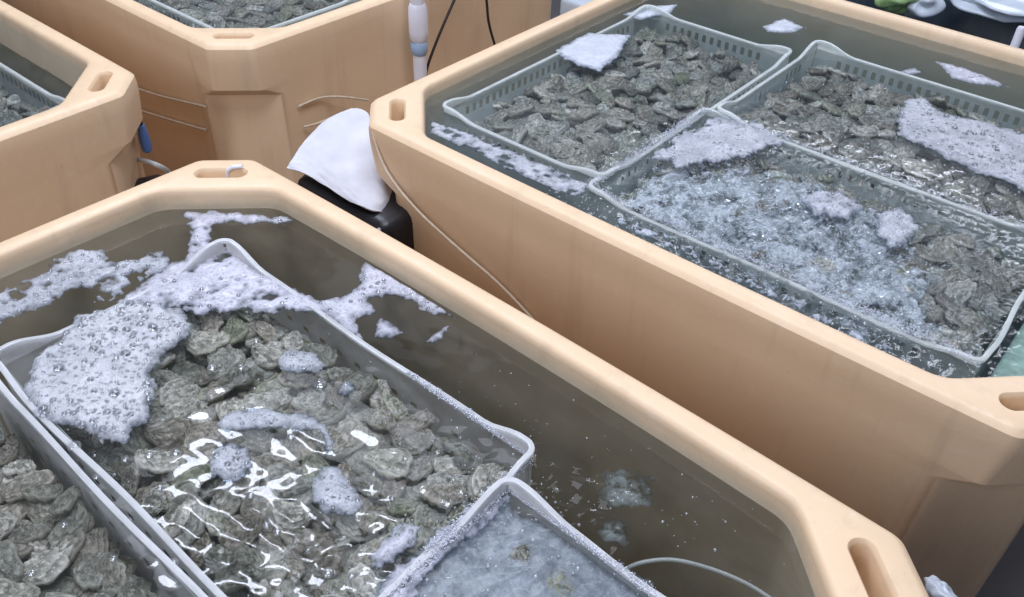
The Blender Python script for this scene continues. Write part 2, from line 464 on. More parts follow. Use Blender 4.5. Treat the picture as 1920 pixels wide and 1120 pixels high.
def tub_meshes(name, bow):
    L = []
    def add(ins, ch, rad, z, b): L.append(oct_loop(HU - ins, HV - ins, ch, rad, z, b))
    k = 0.586
    add(0.030, 0.125, 0.03, -0.72, 0)
    add(0.018, 0.120, 0.03, -0.71, bow * .2)
    add(0.011, 0.117, 0.03, -0.40, bow * .5)
    add(0.0075, 0.114, 0.03, -0.126, bow)
    add(0.0065, 0.070, 0.02, -0.1005, bow)
    add(0.0035, 0.0645, 0.025, -0.040, bow)
    add(0.0035, 0.0638, 0.025, -0.020, bow)
    add(0.005, 0.0630, 0.025, -0.009, bow)
    add(0.010, 0.0610, 0.025, -0.003, bow)
    add(0.016, 0.0590, 0.025, 0.0, bow)
    add(RIM - .009, CI + .009 * k, 0.05, 0.0, bow * 1.2)
    add(RIM - .004, CI + .004 * k, 0.05, -0.002, bow * 1.2)
    add(RIM - .001, CI + .001 * k, 0.05, -0.006, bow * 1.2)
    add(RIM, CI, 0.05, -0.013, bow * 1.2)
    add(RIM + .002, CI, 0.05, -0.05, bow)
    add(RIM + .004, CI, 0.05, -0.1, bow)
    add(RIM + .020, CI, 0.05, -0.60, 0)
    add(RIM + .045, CI, 0.05, -0.63, 0)
    n = len(L[0]); V = [p for l in L for p in l]; F = []
    for i in range(len(L) - 1):
        for j in range(n):
            F.append((i * n + j, i * n + (j + 1) % n, (i + 1) * n + (j + 1) % n, (i + 1) * n + j))
    F.append(tuple(range(n))[::-1]); F.append(tuple((len(L) - 1) * n + j for j in range(n)))
    me = bpy.data.meshes.new(name); me.from_pydata(V, [], F); me.update()
    bm = bmesh.new(); bm.from_mesh(me); bmesh.ops.recalc_face_normals(bm, faces=bm.faces); bm.to_mesh(me); bm.free()
    o = bpy.data.objects.new('tub_blank', me); COL.objects.link(o)
    # the four grip slots, cut down through the corner plates with an eased mouth
    cv = []; cf = []
    for su in (-1, 1):
        for sv in (-1, 1):
            q = 0.5 * (CO / 2 + RIM + CI / 2) + 0.003
            c0 = Vector((su * (HU - q), sv * (HV - q)))
            d = Vector((su, -sv)).normalized(); nn = Vector((su, sv)).normalized()
            rows = []
            for z, gro in ((0.02, 0.0045), (0.0008, 0.0045), (-0.003, 0.0012), (-0.008, 0.0), (-0.088, -0.002)):
                ring = []
                for kk in range(24):
                    a = 2 * math.pi * kk / 24
                    ca, sa = math.cos(a), math.sin(a)
                    p = c0 + d * ((0.027 if ca > 0 else -0.027) + ca * (0.0115 + gro)) + nn * sa * (0.0115 + gro)
                    ring.append(len(cv)); cv.append((p.x, p.y, z))
                rows.append(ring)
            for a_, b_ in zip(rows, rows[1:]):
                for kk in range(24):
                    cf.append((a_[kk], a_[(kk + 1) % 24], b_[(kk + 1) % 24], b_[kk]))
            cf.append(tuple(rows[0])); cf.append(tuple(rows[-1]))
    cm = bpy.data.meshes.new('cutter'); cm.from_pydata(cv, [], cf); cm.update()
    bm = bmesh.new(); bm.from_mesh(cm); bmesh.ops.recalc_face_normals(bm, faces=bm.faces); bm.to_mesh(cm); bm.free()
    co = bpy.data.objects.new('cutter', cm); COL.objects.link(co)
    md = o.modifiers.new('b', 'BOOLEAN'); md.operation = 'DIFFERENCE'; md.object = co; md.solver = 'EXACT'
    dg = bpy.context.evaluated_depsgraph_get(); dg.update()
    ev = bpy.data.meshes.new_from_object(o.evaluated_get(dg))
    bpy.data.objects.remove(o); bpy.data.objects.remove(co)
    res = []
    for part in ('rim', 'body'):
        bm = bmesh.new(); bm.from_mesh(ev)
        kill = [f for f in bm.faces if (f.calc_center_median().z > -0.1002) != (part == 'rim')]
        bmesh.ops.delete(bm, geom=kill, context='FACES')
        mm = bpy.data.meshes.new(name + '_' + part); bm.to_mesh(mm); bm.free()
        mm.materials.clear(); mm.materials.append(M['tub'])
        shade(mm, 32)
        res.append(mm)
    return res


TUB_LABEL = {'A': 'peach fish tub nearest the viewer with foam and three oyster crates', 'B': 'peach fish tub on the right with churning water over mint crates',
             'C': 'peach fish tub at the left edge, its dark inner wall showing', 'D': 'peach fish tub at the back behind the white standpipe, brim full'}
meshes_a = tub_meshes('tub_bowed', 0.007)
meshes_b = tub_meshes('tub', 0.002)
for t, (x, y, th) in TUBS.items():
    e = empty('fish_tub', (x, y, 0), th)
    tag(e, TUB_LABEL[t], 'fish tub', 'insulated fish tubs')
    for nm, me in zip(('rim', 'body'), meshes_a if t == 'A' else meshes_b):
        obj(nm, me, e)

# the floor they stand on
fl = [( -9, -4, -.72), (9, -4, -.72), (9, 14, -.72), (-9, 14, -.72)]
tag(obj('floor', mesh('floor', fl, [(0, 1, 2, 3)], M['floor'])), kind='structure')

# ------------------------------------------------------------------ water
WZ = {'A': -0.035, 'B': -0.024, 'C': -0.085, 'D': -0.04}


def waves(u, v, n, lmin, lmax, slope, seed):
    r = np.random.default_rng(seed); z = np.zeros_like(u)
    for i in range(n):
        lam = lmin * (lmax / lmin) ** r.random(); k = 2 * math.pi / lam; a = r.random() * 2 * math.pi
        ph = r.random() * 6.28
        wob = 0.35 * lam * np.sin(2 * math.pi * (u * math.sin(a + 1) + v * math.cos(a + 2)) / (lam * 3.1) + ph * 2)
        z += (slope / k) * np.sin(k * (u * math.cos(a) + v * math.sin(a) + wob) + ph) * math.sqrt(2.0 / n)
    return z


def gauss(u, v, cu, cv, s):
    return np.exp(-((u - cu) ** 2 + (v - cv) ** 2) / (2 * s * s))


RINGS_A = []


def ripple(t, u, v):
    if t == 'A':
        z = waves(u, v, 14, 0.035, 0.11, 0.050, 3) * (0.14 + 0.5 * gauss(u, v, 0.04, 0.18, 0.14))
        z += (0.72 * waves(u, v, 18, 0.034, 0.080, 0.13, 8) + 0.62 * waves(u, v, 16, 0.020, 0.040, 0.13, 9)) * (0.05 + 1.0 * gauss(u, v, 0.07, 0.15, 0.12))
        ch = waves(u, v, 14, 0.012, 0.028, 0.22, 5)
        z += ch * (0.8 * gauss(u, v, 0.17, 0.35, 0.05) + 0.7 * gauss(u, v, 0.27, 0.43, 0.035) + 0.35 * gauss(u, v, 0.10, 0.2, 0.06) + 0.7 * gauss(u, v, 0.36, 0.2, 0.12))
        return z
    if t == 'B':
        boil = 1.0 * gauss(u, v, 0.08, -0.30, 0.15) + 0.9 * gauss(u, v, 0.28, -0.36, 0.13)
        z = waves(u, v, 18, 0.03, 0.09, 0.045, 11) * (0.14 + boil)
        z += waves(u, v, 26, 0.011, 0.034, 0.50, 12) * np.clip(boil, 0, 1.1)
        return z
    return waves(u, v, 14, 0.03, 0.12, 0.10, 20 + ord(t))


def inside_oct(u, v, ins, ch):
    return (np.abs(u) < HU - ins) & (np.abs(v) < HV - ins) & (np.abs(u) + np.abs(v) < HU + HV - 2 * ins - ch)


def build_water(t, step, mat, label):
    nu, nv = int(2 * HU / step), int(2 * HV / step)
    us = np.linspace(-HU, HU, nu); vs = np.linspace(-HV, HV, nv)
    U, Vv = np.meshgrid(us, vs, indexing='ij')
    Z = WZ[t] + ripple(t, U, Vv)
    uc = 0.5 * (us[1:] + us[:-1]); vc = 0.5 * (vs[1:] + vs[:-1])
    UC, VC = np.meshgrid(uc, vc, indexing='ij')
    keep = inside_oct(UC, VC, RIM - 0.012, CI + 0.007)
    idx = np.arange(nu * nv).reshape(nu, nv)
    I, J = np.nonzero(keep)
    top = np.stack([idx[I, J], idx[I + 1, J], idx[I + 1, J + 1], idx[I, J + 1]], 1)
    VT = np.stack([U.ravel(), Vv.ravel(), Z.ravel()], 1)
    VB = VT.copy(); VB[:, 2] = -0.645
    N = nu * nv
    bot = top[:, ::-1] + N
    ed = np.concatenate([top[:, [0, 1]], top[:, [1, 2]], top[:, [2, 3]], top[:, [3, 0]]])
    s = {(a, b) for a, b in ed.tolist()}
    bd = np.array([(a, b) for a, b in s if (b, a) not in s])
    sides = np.stack([bd[:, 1], bd[:, 0], bd[:, 0] + N, bd[:, 1] + N], 1)
    F = np.concatenate([top, bot, sides]); V = np.concatenate([VT, VB])
    used = np.unique(F); remap = -np.ones(2 * N, int); remap[used] = np.arange(len(used))
    me = fast_mesh('water', V[used], remap[F], mat)
    x, y, th = TUBS[t]
    return tag(obj('water', me, None, (x, y, 0), (0, 0, th)), label, None, None, 'structure')


build_water('A', 0.0045, M['water_calm'], 'clear rippled water in the nearest tub')
build_water('B', 0.0045, M['water_boil'], 'churning cloudy water in the right tub')
build_water('C', 0.012, M['water_boil'], 'grey water low in the left tub')
build_water('D', 0.012, M['water_boil'], 'grey water brimming in the back tub')

# ------------------------------------------------------------------ crates


def wall_panel(L, D, raise_, t=0.003, mat=None, pitch=0.0165, slot=0.0095, rows=((0.013, 0.031), (0.040, 0.058), (0.067, 0.085)), post=0.05):
    """slotted upright wall in the xz plane, from x=-L/2 to L/2, top at z=0 rising near the corners"""
    n = int((L - 2 * post) / pitch)
    s0 = -n * pitch / 2
    xs = [-L / 2, -L / 2 + 0.02]
    cols = [False, False]
    for i in range(n):
        a = s0 + i * pitch
        xs += [a, a + slot]; cols += [True, False]
    xs += [L / 2 - 0.02, L / 2]; cols += [False]
    zs = [0.0]; rr = []
    for a, b in rows:
        if b > D - 0.006: break
        zs += [-a, -b]; rr += [False, True]
    zs.append(-D); rr.append(False)
    bm = bmesh.new()
    vv = [[bm.verts.new((x, 0, z + (raise_(x) if k == 0 else 0))) for k, z in enumerate(zs)] for x in xs]
    for i in range(len(xs) - 1):
        for k in range(len(zs) - 1):
            if cols[i] and i >= 2 and rr[k]: continue
            bm.faces.new((vv[i][k], vv[i][k + 1], vv[i + 1][k + 1], vv[i + 1][k]))
    bmesh.ops.solidify(bm, geom=bm.faces[:], thickness=t)
    bmesh.ops.recalc_face_normals(bm, faces=bm.faces)
    me = bpy.data.meshes.new('wall'); bm.to_mesh(me); bm.free(); me.materials.append(mat)
    return me


def floor_panel(Lx, Ly, mat, pitch=0.017, slot=0.010, seg=0.07):
    xs = []; bx = []
    n = int(Lx / seg); 
    for i in range(n):
        a = -Lx / 2 + i * Lx / n; xs += [a, a + 0.010]; bx += [False, True]
    xs.append(Lx / 2)
    m_ = int(Ly / pitch); ys = []; by = []
    for i in range(m_):
        a = -Ly / 2 + i * Ly / m_; ys += [a, a + Ly / m_ - slot]; by += [False, True]
    ys.append(Ly / 2)
    bm = bmesh.new()
    vv = [[bm.verts.new((x, y, 0)) for y in ys] for x in xs]
    for i in range(len(xs) - 1):
        for k in range(len(ys) - 1):
            if bx[i] and by[k]: continue
            bm.faces.new((vv[i][k], vv[i + 1][k], vv[i + 1][k + 1], vv[i][k + 1]))
    bmesh.ops.solidify(bm, geom=bm.faces[:], thickness=0.004)
    bmesh.ops.recalc_face_normals(bm, faces=bm.faces)
    me = bpy.data.meshes.new('floor_grid'); bm.to_mesh(me); bm.free(); me.materials.append(mat)
    return me


def crate(t, u0, u1, v0, v1, z, D, mat, label, up=0.020, rot=0.0, wob=0.0, rows=((0.013, 0.031), (0.040, 0.058), (0.067, 0.085)), pitch=0.0165, slot=0.0095):
    lu, lv = u1 - u0, v1 - v0
    c = tubw(t, (u0 + u1) / 2, (v0 + v1) / 2, z)
    e = empty('oyster_crate', c, TUBS[t][2] + rot)
    tag(e, label, 'crate', 'slotted plastic crates sunk in the tubs')
    def mk(L):
        def f(x):
            d = L / 2 - abs(x)
            k = min(max((0.085 - d) / 0.065, 0), 1)
            return up * k * k * (3 - 2 * k)
        return f
    for s in (-1, 1):
        w = obj('wall', wall_panel(lu, D, mk(lu), 0.003, mat, pitch, slot, rows), e, (0, s * lv / 2, 0), (0, 0, 0))
        w = obj('wall', wall_panel(lv - 0.008, D, mk(lv), 0.003, mat, pitch, slot, rows), e, (s * lu / 2, 0, 0), (0, 0, math.pi / 2))
    obj('floor_grid', floor_panel(lu - 0.01, lv - 0.01, mat), e, (0, 0, -D + 0.002))
    # rolled rim: a small rounded bar round the top, rising at the corner posts
    path = []
    rc = 0.014
    def side(p, q, L):
        n = 40
        for i in range(n):
            f = i / n
            x = -L / 2 + rc + (L - 2 * rc) * f
            path.append((p[0] + (q[0] - p[0]) * f, p[1] + (q[1] - p[1]) * f, mk(L)(x)))
    def arc(cx, cy, a0):
        for i in range(6):
            a = a0 + math.pi / 2 * i / 6
            path.append((cx + rc * math.cos(a), cy + rc * math.sin(a), up))
    X, Y = lu / 2 + 0.003, lv / 2 + 0.003
    side((-X + rc, -Y), (X - rc, -Y), lu); arc(X - rc, -Y + rc, -math.pi / 2)
    side((X, -Y + rc), (X, Y - rc), lv); arc(X - rc, Y - rc, 0)
    side((X - rc, Y), (-X + rc, Y), lu); arc(-X + rc, Y - rc, math.pi / 2)
    side((-X, Y - rc), (-X, -Y + rc), lv); arc(-X + rc, -Y + rc, math.pi)
    n = len(path); prof = [(-0.0030, -0.004), (0.0030, -0.004), (0.0038, -0.001), (0.0033, 0.0014), (0.0, 0.0022), (-0.0030, 0.0014)]
    V = []; F = []; k = len(prof)
    for i in range(n):
        a = Vector(path[i - 1][:2]); b = Vector(path[(i + 1) % n][:2]); d = (b - a).normalized(); o = Vector((d.y, -d.x))
        wv = wob * math.sin(i * 0.21) * math.sin(i * 0.063 + 1)
        for r, h in prof:
            V.append((path[i][0] + o.x * (r + wv), path[i][1] + o.y * (r + wv), path[i][2] + h))
    for i in range(n):
        for j in range(k):
            F.append((i * k + j, ((i + 1) % n) * k + j, ((i + 1) % n) * k + (j + 1) % k, i * k + (j + 1) % k))
    bm = bmesh.new(); me = mesh('rim', V, F, mat); bm.from_mesh(me); bmesh.ops.recalc_face_normals(bm, faces=bm.faces); bm.to_mesh(me); bm.free()
    shade(me, 60)
    obj('rim', me, e)
    return e


CR = {}
def C_(key, *a, **k):
    CR[key] = a[:7]; return crate(*a, **k)


C_('A1', 'A', -0.398, 0.184, 0.086, 0.417, -0.033, 0.17, M['crate_a'], 'bluish white crate of oysters half covered by foam, in the nearest tub', wob=0.003, rows=((0.046, 0.054), (0.085, 0.095)), pitch=0.036, slot=0.011)
C_('A2', 'A', -0.405, 0.18, -0.275, 0.066, -0.033, 0.17, M['crate_a'], 'bluish white crate of greenish oysters cut off by the lower left of the picture', wob=0.002, rows=((0.046, 0.054), (0.085, 0.095)), pitch=0.036, slot=0.011)
C_('A3', 'A', 0.193, 0.535, -0.22, 0.366, -0.030, 0.17, M['crate_a'], 'crate full of milky bubbles with a frothy rim, in the nearest tub', up=0.017, wob=0.003, rows=((0.046, 0.054), (0.085, 0.095)), pitch=0.036, slot=0.011)
C_('B1', 'B', -0.505, -0.150, -0.425, 0.245, -0.023, 0.090, M['crate_b'], 'mint white crate with bare slotted floor showing between sparse oysters', up=0.012, rows=((0.014, 0.030),), pitch=0.019, slot=0.009)
C_('B2', 'B', -0.125, 0.470, -0.095, 0.322, -0.023, 0.15, M['crate_b'], 'mint white crate along the far wall with a grey foam raft', up=0.016, rows=((0.014, 0.030),), pitch=0.019, slot=0.009)
C_('B3', 'B', -0.147, 0.464, -0.462, -0.102, -0.024, 0.15, M['crate_b'], 'crate under boiling bubbly water beside the near rim of the right tub', up=0.010, wob=0.003, rows=((0.014, 0.030),), pitch=0.019, slot=0.009)
C_('C1', 'C', -0.15, 0.435, 0.12, 0.478, -0.078, 0.16, M['crate_b'], 'bluish crate in the tub at the left edge', up=0.010, rows=((0.014, 0.030),), pitch=0.019, slot=0.009)
C_('D1', 'D', -0.10, 0.485, -0.47, -0.11, -0.034, 0.15, M['crate_b'], 'crate with a wet rim in the back tub', up=0.008, rows=((0.014, 0.030),), pitch=0.019, slot=0.009)
C_('D2', 'D', -0.10, 0.485, -0.09, 0.27, -0.034, 0.15, M['crate_b'], 'crate in the back tub beyond the first, cut off by the top of the picture', up=0.008, rows=((0.014, 0.030),), pitch=0.019, slot=0.009)

# ------------------------------------------------------------------ oysters


def oyster_mesh(seed, seg=40, nt=16, nb=5, L=0.080):
    r = np.random.default_rng(seed)
    Wd = L * r.choice([0.56, 0.68, 0.80, 0.94]) * r.uniform(0.95, 1.05); T = L * r.uniform(0.13, 0.21)
    ph = r.random(10) * 6.28
    th = np.linspace(0, 2 * math.pi, seg, endpoint=False)
    out = 1 + 0.06 * np.sin(2 * th + ph[0]) + 0.06 * np.sin(3 * th + ph[1]) + 0.035 * np.sin(5 * th + ph[2]) + 0.03 * np.sin(9 * th + ph[3]) + 0.02 * np.sin(14 * th + ph[8])
    bend = r.uniform(-0.3, 0.3); nring = r.uniform(3.6, 5.6)
    def ring_pts(rho, z):
        cx = -0.34 * L * (1 - rho)                 # growth rings start near the beak (-x) and widen
        X = cx + rho * out * L / 2 * np.cos(th)
        taper = 0.66 + 0.34 * np.clip((X / L + 0.5), 0, 1) ** 0.7
        Y = rho * out * Wd / 2 * np.sin(th) * taper + bend * (X ** 2) / L * 1.5
        return np.stack([X, Y, z], 1)
    V = []; R = []
    for k in range(nt):
        rho = 0.06 + 0.94 * (k / (nt - 1))
        saw = (rho * nring + 0.28 * np.sin(2 * th + ph[4]) + 0.16 * np.sin(5 * th + ph[5])) % 1.0
        frill = np.sin(11 * th + ph[7]) + 0.7 * np.sin(17 * th + ph[9])
        z = T * (1 - rho ** 2.4) ** 0.8 * (1 + 0.14 * np.sin(2 * th + ph[6])) + 0.0034 * (saw - 0.5) * min(1, rho * 2.5) + 0.0012 * frill * rho * (0.3 + saw)
        z = z + 0.0006 * r.normal(size=seg) * rho
        V.append(ring_pts(rho * (1 + 0.030 * (saw - 0.5)), z)); R += [rho] * seg
    for k in range(nb):
        rho = 0.97 - 0.9 * (k / (nb - 1))
        z = -0.004 - T * 0.7 * (1 - rho ** 2) + 0.0016 * np.sin(7 * th + ph[7]) * rho
        V.append(ring_pts(rho, z)); R += [rho] * seg
    nr = nt + nb
    Vn = np.concatenate(V); Vn = np.concatenate([Vn, [[-0.32 * L, 0, T]], [[-0.32 * L, 0, -0.004 - T * 0.7]]]); R += [0, 0]
    F = []
    for k in range(nr - 1):
        for j in range(seg):
            F.append((k * seg + j, (k + 1) * seg + j, (k + 1) * seg + (j + 1) % seg, k * seg + (j + 1) % seg))
    FT = [((nr * seg), j, (j + 1) % seg) for j in range(seg)] + [(nr * seg + 1, (nr - 1) * seg + (j + 1) % seg, (nr - 1) * seg + j) for j in range(seg)]
    return Vn, F, FT, np.array(R), (L, Wd, T)


NVAR = 12
OY = []; OYLO = []
for i in range(NVAR):
    L_ = [0.050, 0.057, 0.044, 0.066, 0.047, 0.054, 0.040, 0.061, 0.046, 0.052, 0.037, 0.049][i]
    V, F, FT, R, dim = oyster_mesh(100 + i, L=L_)
    me = mesh('oyster', V, [*F, *FT], M['oyster'])
    at_ = me.attributes.new('ring', 'FLOAT', 'POINT'); at_.data.foreach_set('value', R.astype(np.float32))
    sh_ = me.attributes.new('shade', 'FLOAT', 'POINT'); sh_.data.foreach_set('value', np.zeros(len(V), np.float32))
    OY.append((me, dim))
    OYLO.append(oyster_mesh(100 + i, 24, 11, 3, L_))


def pile(lu, lv, n, rng, tilt=0.30, clump=0.0, cell=0.005, skip=None):
    """drop n oysters into a lu x lv bed; returns [(variant, matrix, visible share)], heights above the bed"""
    nu, nv = int(lu / cell), int(lv / cell)
    H = np.zeros((nu, nv)); ID = -np.ones((nu, nv), int); area = []
    out = []
    for q in range(n):
        var = int(rng.integers(NVAR)); (L, Wd, T) = OY[var][1]
        best = None
        for tries in range(24):
            cu = rng.uniform(L * 0.40, lu - L * 0.40); cv = rng.uniform(L * 0.40, lv - L * 0.40)
            if skip is not None and skip(cu - lu / 2, cv - lv / 2): continue
            q_ = int(0.28 * L / cell); ci_, cj_ = int(cu / cell), int(cv / cell)
            hh = H[max(ci_ - q_, 0):ci_ + q_ + 1, max(cj_ - q_, 0):cj_ + q_ + 1].mean() + rng.normal() * 0.003
            if best is None or hh < best[0]: best = (hh, cu, cv)
            if tries > 7 and best is not None: break
        if best is None: continue
        cu, cv = best[1:]
        a = rng.uniform(0, 2 * math.pi)
        i0, i1 = max(int((cu - L / 2) / cell), 0), min(int((cu + L / 2) / cell) + 1, nu)
        j0, j1 = max(int((cv - L / 2) / cell), 0), min(int((cv + L / 2) / cell) + 1, nv)
        gu, gv = np.meshgrid((np.arange(i0, i1) + .5) * cell - cu, (np.arange(j0, j1) + .5) * cell - cv, indexing='ij')
        x = gu * math.cos(a) + gv * math.sin(a); y = -gu * math.sin(a) + gv * math.cos(a)
        rr = (x / (L / 2)) ** 2 + (y / (Wd / 2)) ** 2
        mk = rr < 1
        if not mk.any(): continue
        h = H[i0:i1, j0:j1][mk]
        A_ = np.stack([gu[mk], gv[mk], np.ones(mk.sum())], 1)
        sol = np.linalg.lstsq(A_, h, rcond=None)[0]
        g = np.clip(sol[:2] * 0.6, -0.5, 0.5) + rng.normal(size=2) * tilt * 0.5
        base = np.percentile(h, 62) - 0.2 * T
        plane = base + g[0] * gu + g[1] * gv
        top = plane + T * 0.6 + T * np.sqrt(np.clip(1 - rr, 0, 1))
        sub = H[i0:i1, j0:j1]; sid = ID[i0:i1, j0:j1]
        up = mk & (top > sub)
        sub[up] = top[up]; sid[up] = len(out)
        area.append(mk.sum())
        nrm = Vector((-g[0], -g[1], 1)).normalized()
        ax = Vector((math.cos(a), math.sin(a), 0)); ax = (ax - nrm * ax.dot(nrm)).normalized(); ay = nrm.cross(ax)
        if rng.random() < 0.25: ay = -ay; nrm = -nrm          # some lie on their other valve
        mt = Matrix(((ax.x, ay.x, nrm.x, cu - lu / 2), (ax.y, ay.y, nrm.y, cv - lv / 2), (ax.z, ay.z, nrm.z, base + T * 0.55), (0, 0, 0, 1)))
        out.append((var, mt))
    vis = np.bincount(ID[ID >= 0], minlength=len(out)) if len(out) else []
    return [(v, m_, vis[k] / max(area[k], 1)) for k, (v, m_) in enumerate(out)], H


loose_V = []; loose_F = []; loose_FT = []; loose_R = []; loose_S = []; loose_n = 0


def into_stuff(var, mt, rng):
    global loose_n
    V, F, FT, R, d = OYLO[var]
    Mx = np.array(mt); W_ = V @ Mx[:3, :3].T + Mx[:3, 3]
    loose_V.append(W_); loose_F.append(np.array(F) + loose_n); loose_FT.append(np.array(FT) + loose_n)
    loose_R.append(R); loose_S.append(np.full(len(V), rng.random())); loose_n += len(V)


MARKS = {
    'A1': ('rough grey oyster', [((260, 700), 'the big bubbly foam patch'), ((430, 600), 'the foam film at the back corner'), ((566, 678), 'the oval bubble raft'), ((650, 732), 'the tiny round bubble raft'),
           ((760, 735), 'the long right wall of its crate'), ((505, 792), 'the curved foam raft'), ((432, 870), 'the round foam disc'), ((636, 920), 'the blue grey foam raft'), ((735, 1030), 'the froth by the milky crate'),
           ((950, 870), 'the right corner of the front crate'), ((470, 1040), 'the bright lamp reflections'), ((240, 950), 'the pair of touching crate rims'), ((820, 900), 'the frothy crate wall, clear of foam')]),
    'A2': ('greenish grey oyster', [((20, 850), 'the top of the lower left crate'), ((50, 980), 'the left edge of the picture'), ((130, 1000), 'the middle of the lower left crate'), ((200, 1090), 'the wall at the bottom of the lower left crate')]),
    'B1': ('small grey oyster', [((1120, 115), 'the smooth white foam sheet'), ((1235, 65), 'the far corner of the mint crate'), ((1420, 150), 'the right corner of the sparse mint crate'), ((1322, 183), 'the large pale flat oyster'),
           ((1130, 300), 'the near corner of the sparse mint crate'), ((900, 220), 'the left corner of the mint crate')]),
    'B2': ('grey oyster', [((1550, 140), 'the back left corner of the far crate'), ((1680, 235), 'the large grey foam raft'), ((1490, 250), 'the froth where three crates meet'), ((1850, 385), 'the right end of the far crate'), ((1760, 180), 'the far slotted wall')]),
}


def fill(key, n, top, quota, label, seed, minvis=0.25, tilt=0.45, skip=None, floor_at=None, view=None):
    t, u0, u1, v0, v1, z, D = CR[key]
    rng = np.random.default_rng(seed)
    lu, lv = u1 - u0 - 0.012, v1 - v0 - 0.012
    items, H = pile(lu, lv, n, rng, tilt, skip=skip)
    zb = (top - np.percentile(H, 75)) if floor_at is None else floor_at
    th = TUBS[t][2]
    Tm = Matrix.Translation(tubw(t, (u0 + u1) / 2, (v0 + v1) / 2, zb)) @ Matrix.Rotation(th, 4, 'Z')
    order = sorted(range(len(items)), key=lambda k: -items[k][2])
    made = 0; close_ = {}
    for k in order:
        var, m_, vis = items[k]
        w = Tm @ m_
        p = w.translation
        d = p - Vector((0, 0, CAM_H)); zc = d.dot(_fwd)
        px = PW / 2 + CAM_F * d.dot(R2) / zc; py = PH / 2 - CAM_F * d.dot(U2) / zc
        seen = -30 < px < PW + 30 and -30 < py < PH + 30
        if p.z + OY[var][1][2] > WZ[t] + 0.012: continue
        if seen and vis > minvis and made < quota:
            o = bpy.data.objects.new('oyster', OY[var][0])
            o.matrix_world = w
            link(o)
            kind_, marks = MARKS[key]
            dd = [math.hypot(px - q[0][0], (py - q[0][1]) * 1.4) for q in marks]
            j_ = dd.index(min(dd))
            tag(o, kind_ + ' near ' + marks[j_][1], 'oyster', 'oysters ' + label.split('oyster ')[1])
            if j_ not in close_ or dd[j_] < close_[j_][0]: close_[j_] = (dd[j_], o, kind_ + ' closest to ' + marks[j_][1])
            made += 1
        else:
            into_stuff(var, w, rng)
    for d_, o_, l_ in close_.values(): o_['label'] = l_
    return zb


fill('A1', 1350, -0.049, 140, 'rough grey oyster in the foam-flecked crate of the nearest tub', 1)
fill('A2', 1350, -0.053, 70, 'greenish grey oyster in the crate at the lower left', 2)
fill('A3', 900, -0.046, 0, 'pale oyster under milky bubbles', 3)
fill('B1', 640, 0, 60, 'grey oyster in the mint crate with the bare slotted floor', 4, floor_at=-0.100,
     skip=lambda u, v: min(math.hypot((u - 0.03) / 0.6, (v - 0.04) / 1), math.hypot((u - 0.10) / 0.8, v - 0.24), math.hypot(u - 0.13, v + 0.03)) < 0.045)
fill('B2', 1350, -0.038, 40, 'grey oyster in the crate along the far wall of the right tub', 5)
fill('B3', 800, -0.045, 0, 'oyster under boiling water', 6)
fill('C1', 550, -0.098, 0, 'oyster in the left tub', 7)
fill('D1', 500, -0.052, 0, 'oyster in the back tub', 8)
fill('D2', 500, -0.052, 0, 'oyster in the back tub', 9)
V = np.concatenate(loose_V); F4 = np.concatenate(loose_F); F3 = np.concatenate(loose_FT)
me = bpy.data.meshes.new('oysters')
me.vertices.add(len(V)); me.vertices.foreach_set('co', V.astype(np.float32).ravel())
lp = np.concatenate([F4.ravel(), F3.ravel()]).astype(np.int32)
me.loops.add(len(lp)); me.loops.foreach_set('vertex_index', lp)
me.polygons.add(len(F4) + len(F3))
me.polygons.foreach_set('loop_start', np.concatenate([np.arange(len(F4)) * 4, len(F4) * 4 + np.arange(len(F3)) * 3]).astype(np.int32))
me.update(calc_edges=True); me.validate(); me.materials.append(M['oyster'])
a_ = me.attributes.new('ring', 'FLOAT', 'POINT'); a_.data.foreach_set('value', np.concatenate(loose_R).astype(np.float32))
a_ = me.attributes.new('shade', 'FLOAT', 'POINT'); a_.data.foreach_set('value', np.concatenate(loose_S).astype(np.float32))
shade(me)
tag(obj('oysters', me), 'heaps of grey oysters lying deeper under and behind the rest', None, None, 'stuff')

# one pale flat shell lying on the bare slats
p = at(1322, 183, -0.090)
V, F, FT, R, dim = oyster_mesh(77, L=0.12)
V = V * np.array([1, 1.15, 0.5])
me = mesh('oyster', V, [*F, *FT], simple('pale_shell', (0.60, 0.60, 0.58), 0.35, 0.3, 60, 0.6))
tag(obj('oyster', me, None, p, (0.05, -0.06, 2.7)), 'large pale flat oyster lying on the bare slats of the mint crate', 'oyster', 'oysters in the mint crate with the bare slotted floor')

# ------------------------------------------------------------------ foam


def in_poly(P, X, Y):
    ins = np.zeros(X.shape, bool); n = len(P)
    for i in range(n):
        x1, y1 = P[i]; x2, y2 = P[(i + 1) % n]
        if y1 == y2: continue
        c = ((y1 > Y) != (y2 > Y)) & (X < (x2 - x1) * (Y - y1) / (y2 - y1) + x1)
        ins ^= c
    return ins


def dist_poly(P, X, Y):
    d = np.full(X.shape, 9.0); n = len(P)
    for i in range(n):
        a = np.array(P[i]); b = np.array(P[(i + 1) % n]); ab = b - a
        L2 = max(ab @ ab, 1e-12)
        s = np.clip(((X - a[0]) * ab[0] + (Y - a[1]) * ab[1]) / L2, 0, 1)
        d = np.minimum(d, np.hypot(X - a[0] - s * ab[0], Y - a[1] - s * ab[1]))
    return d


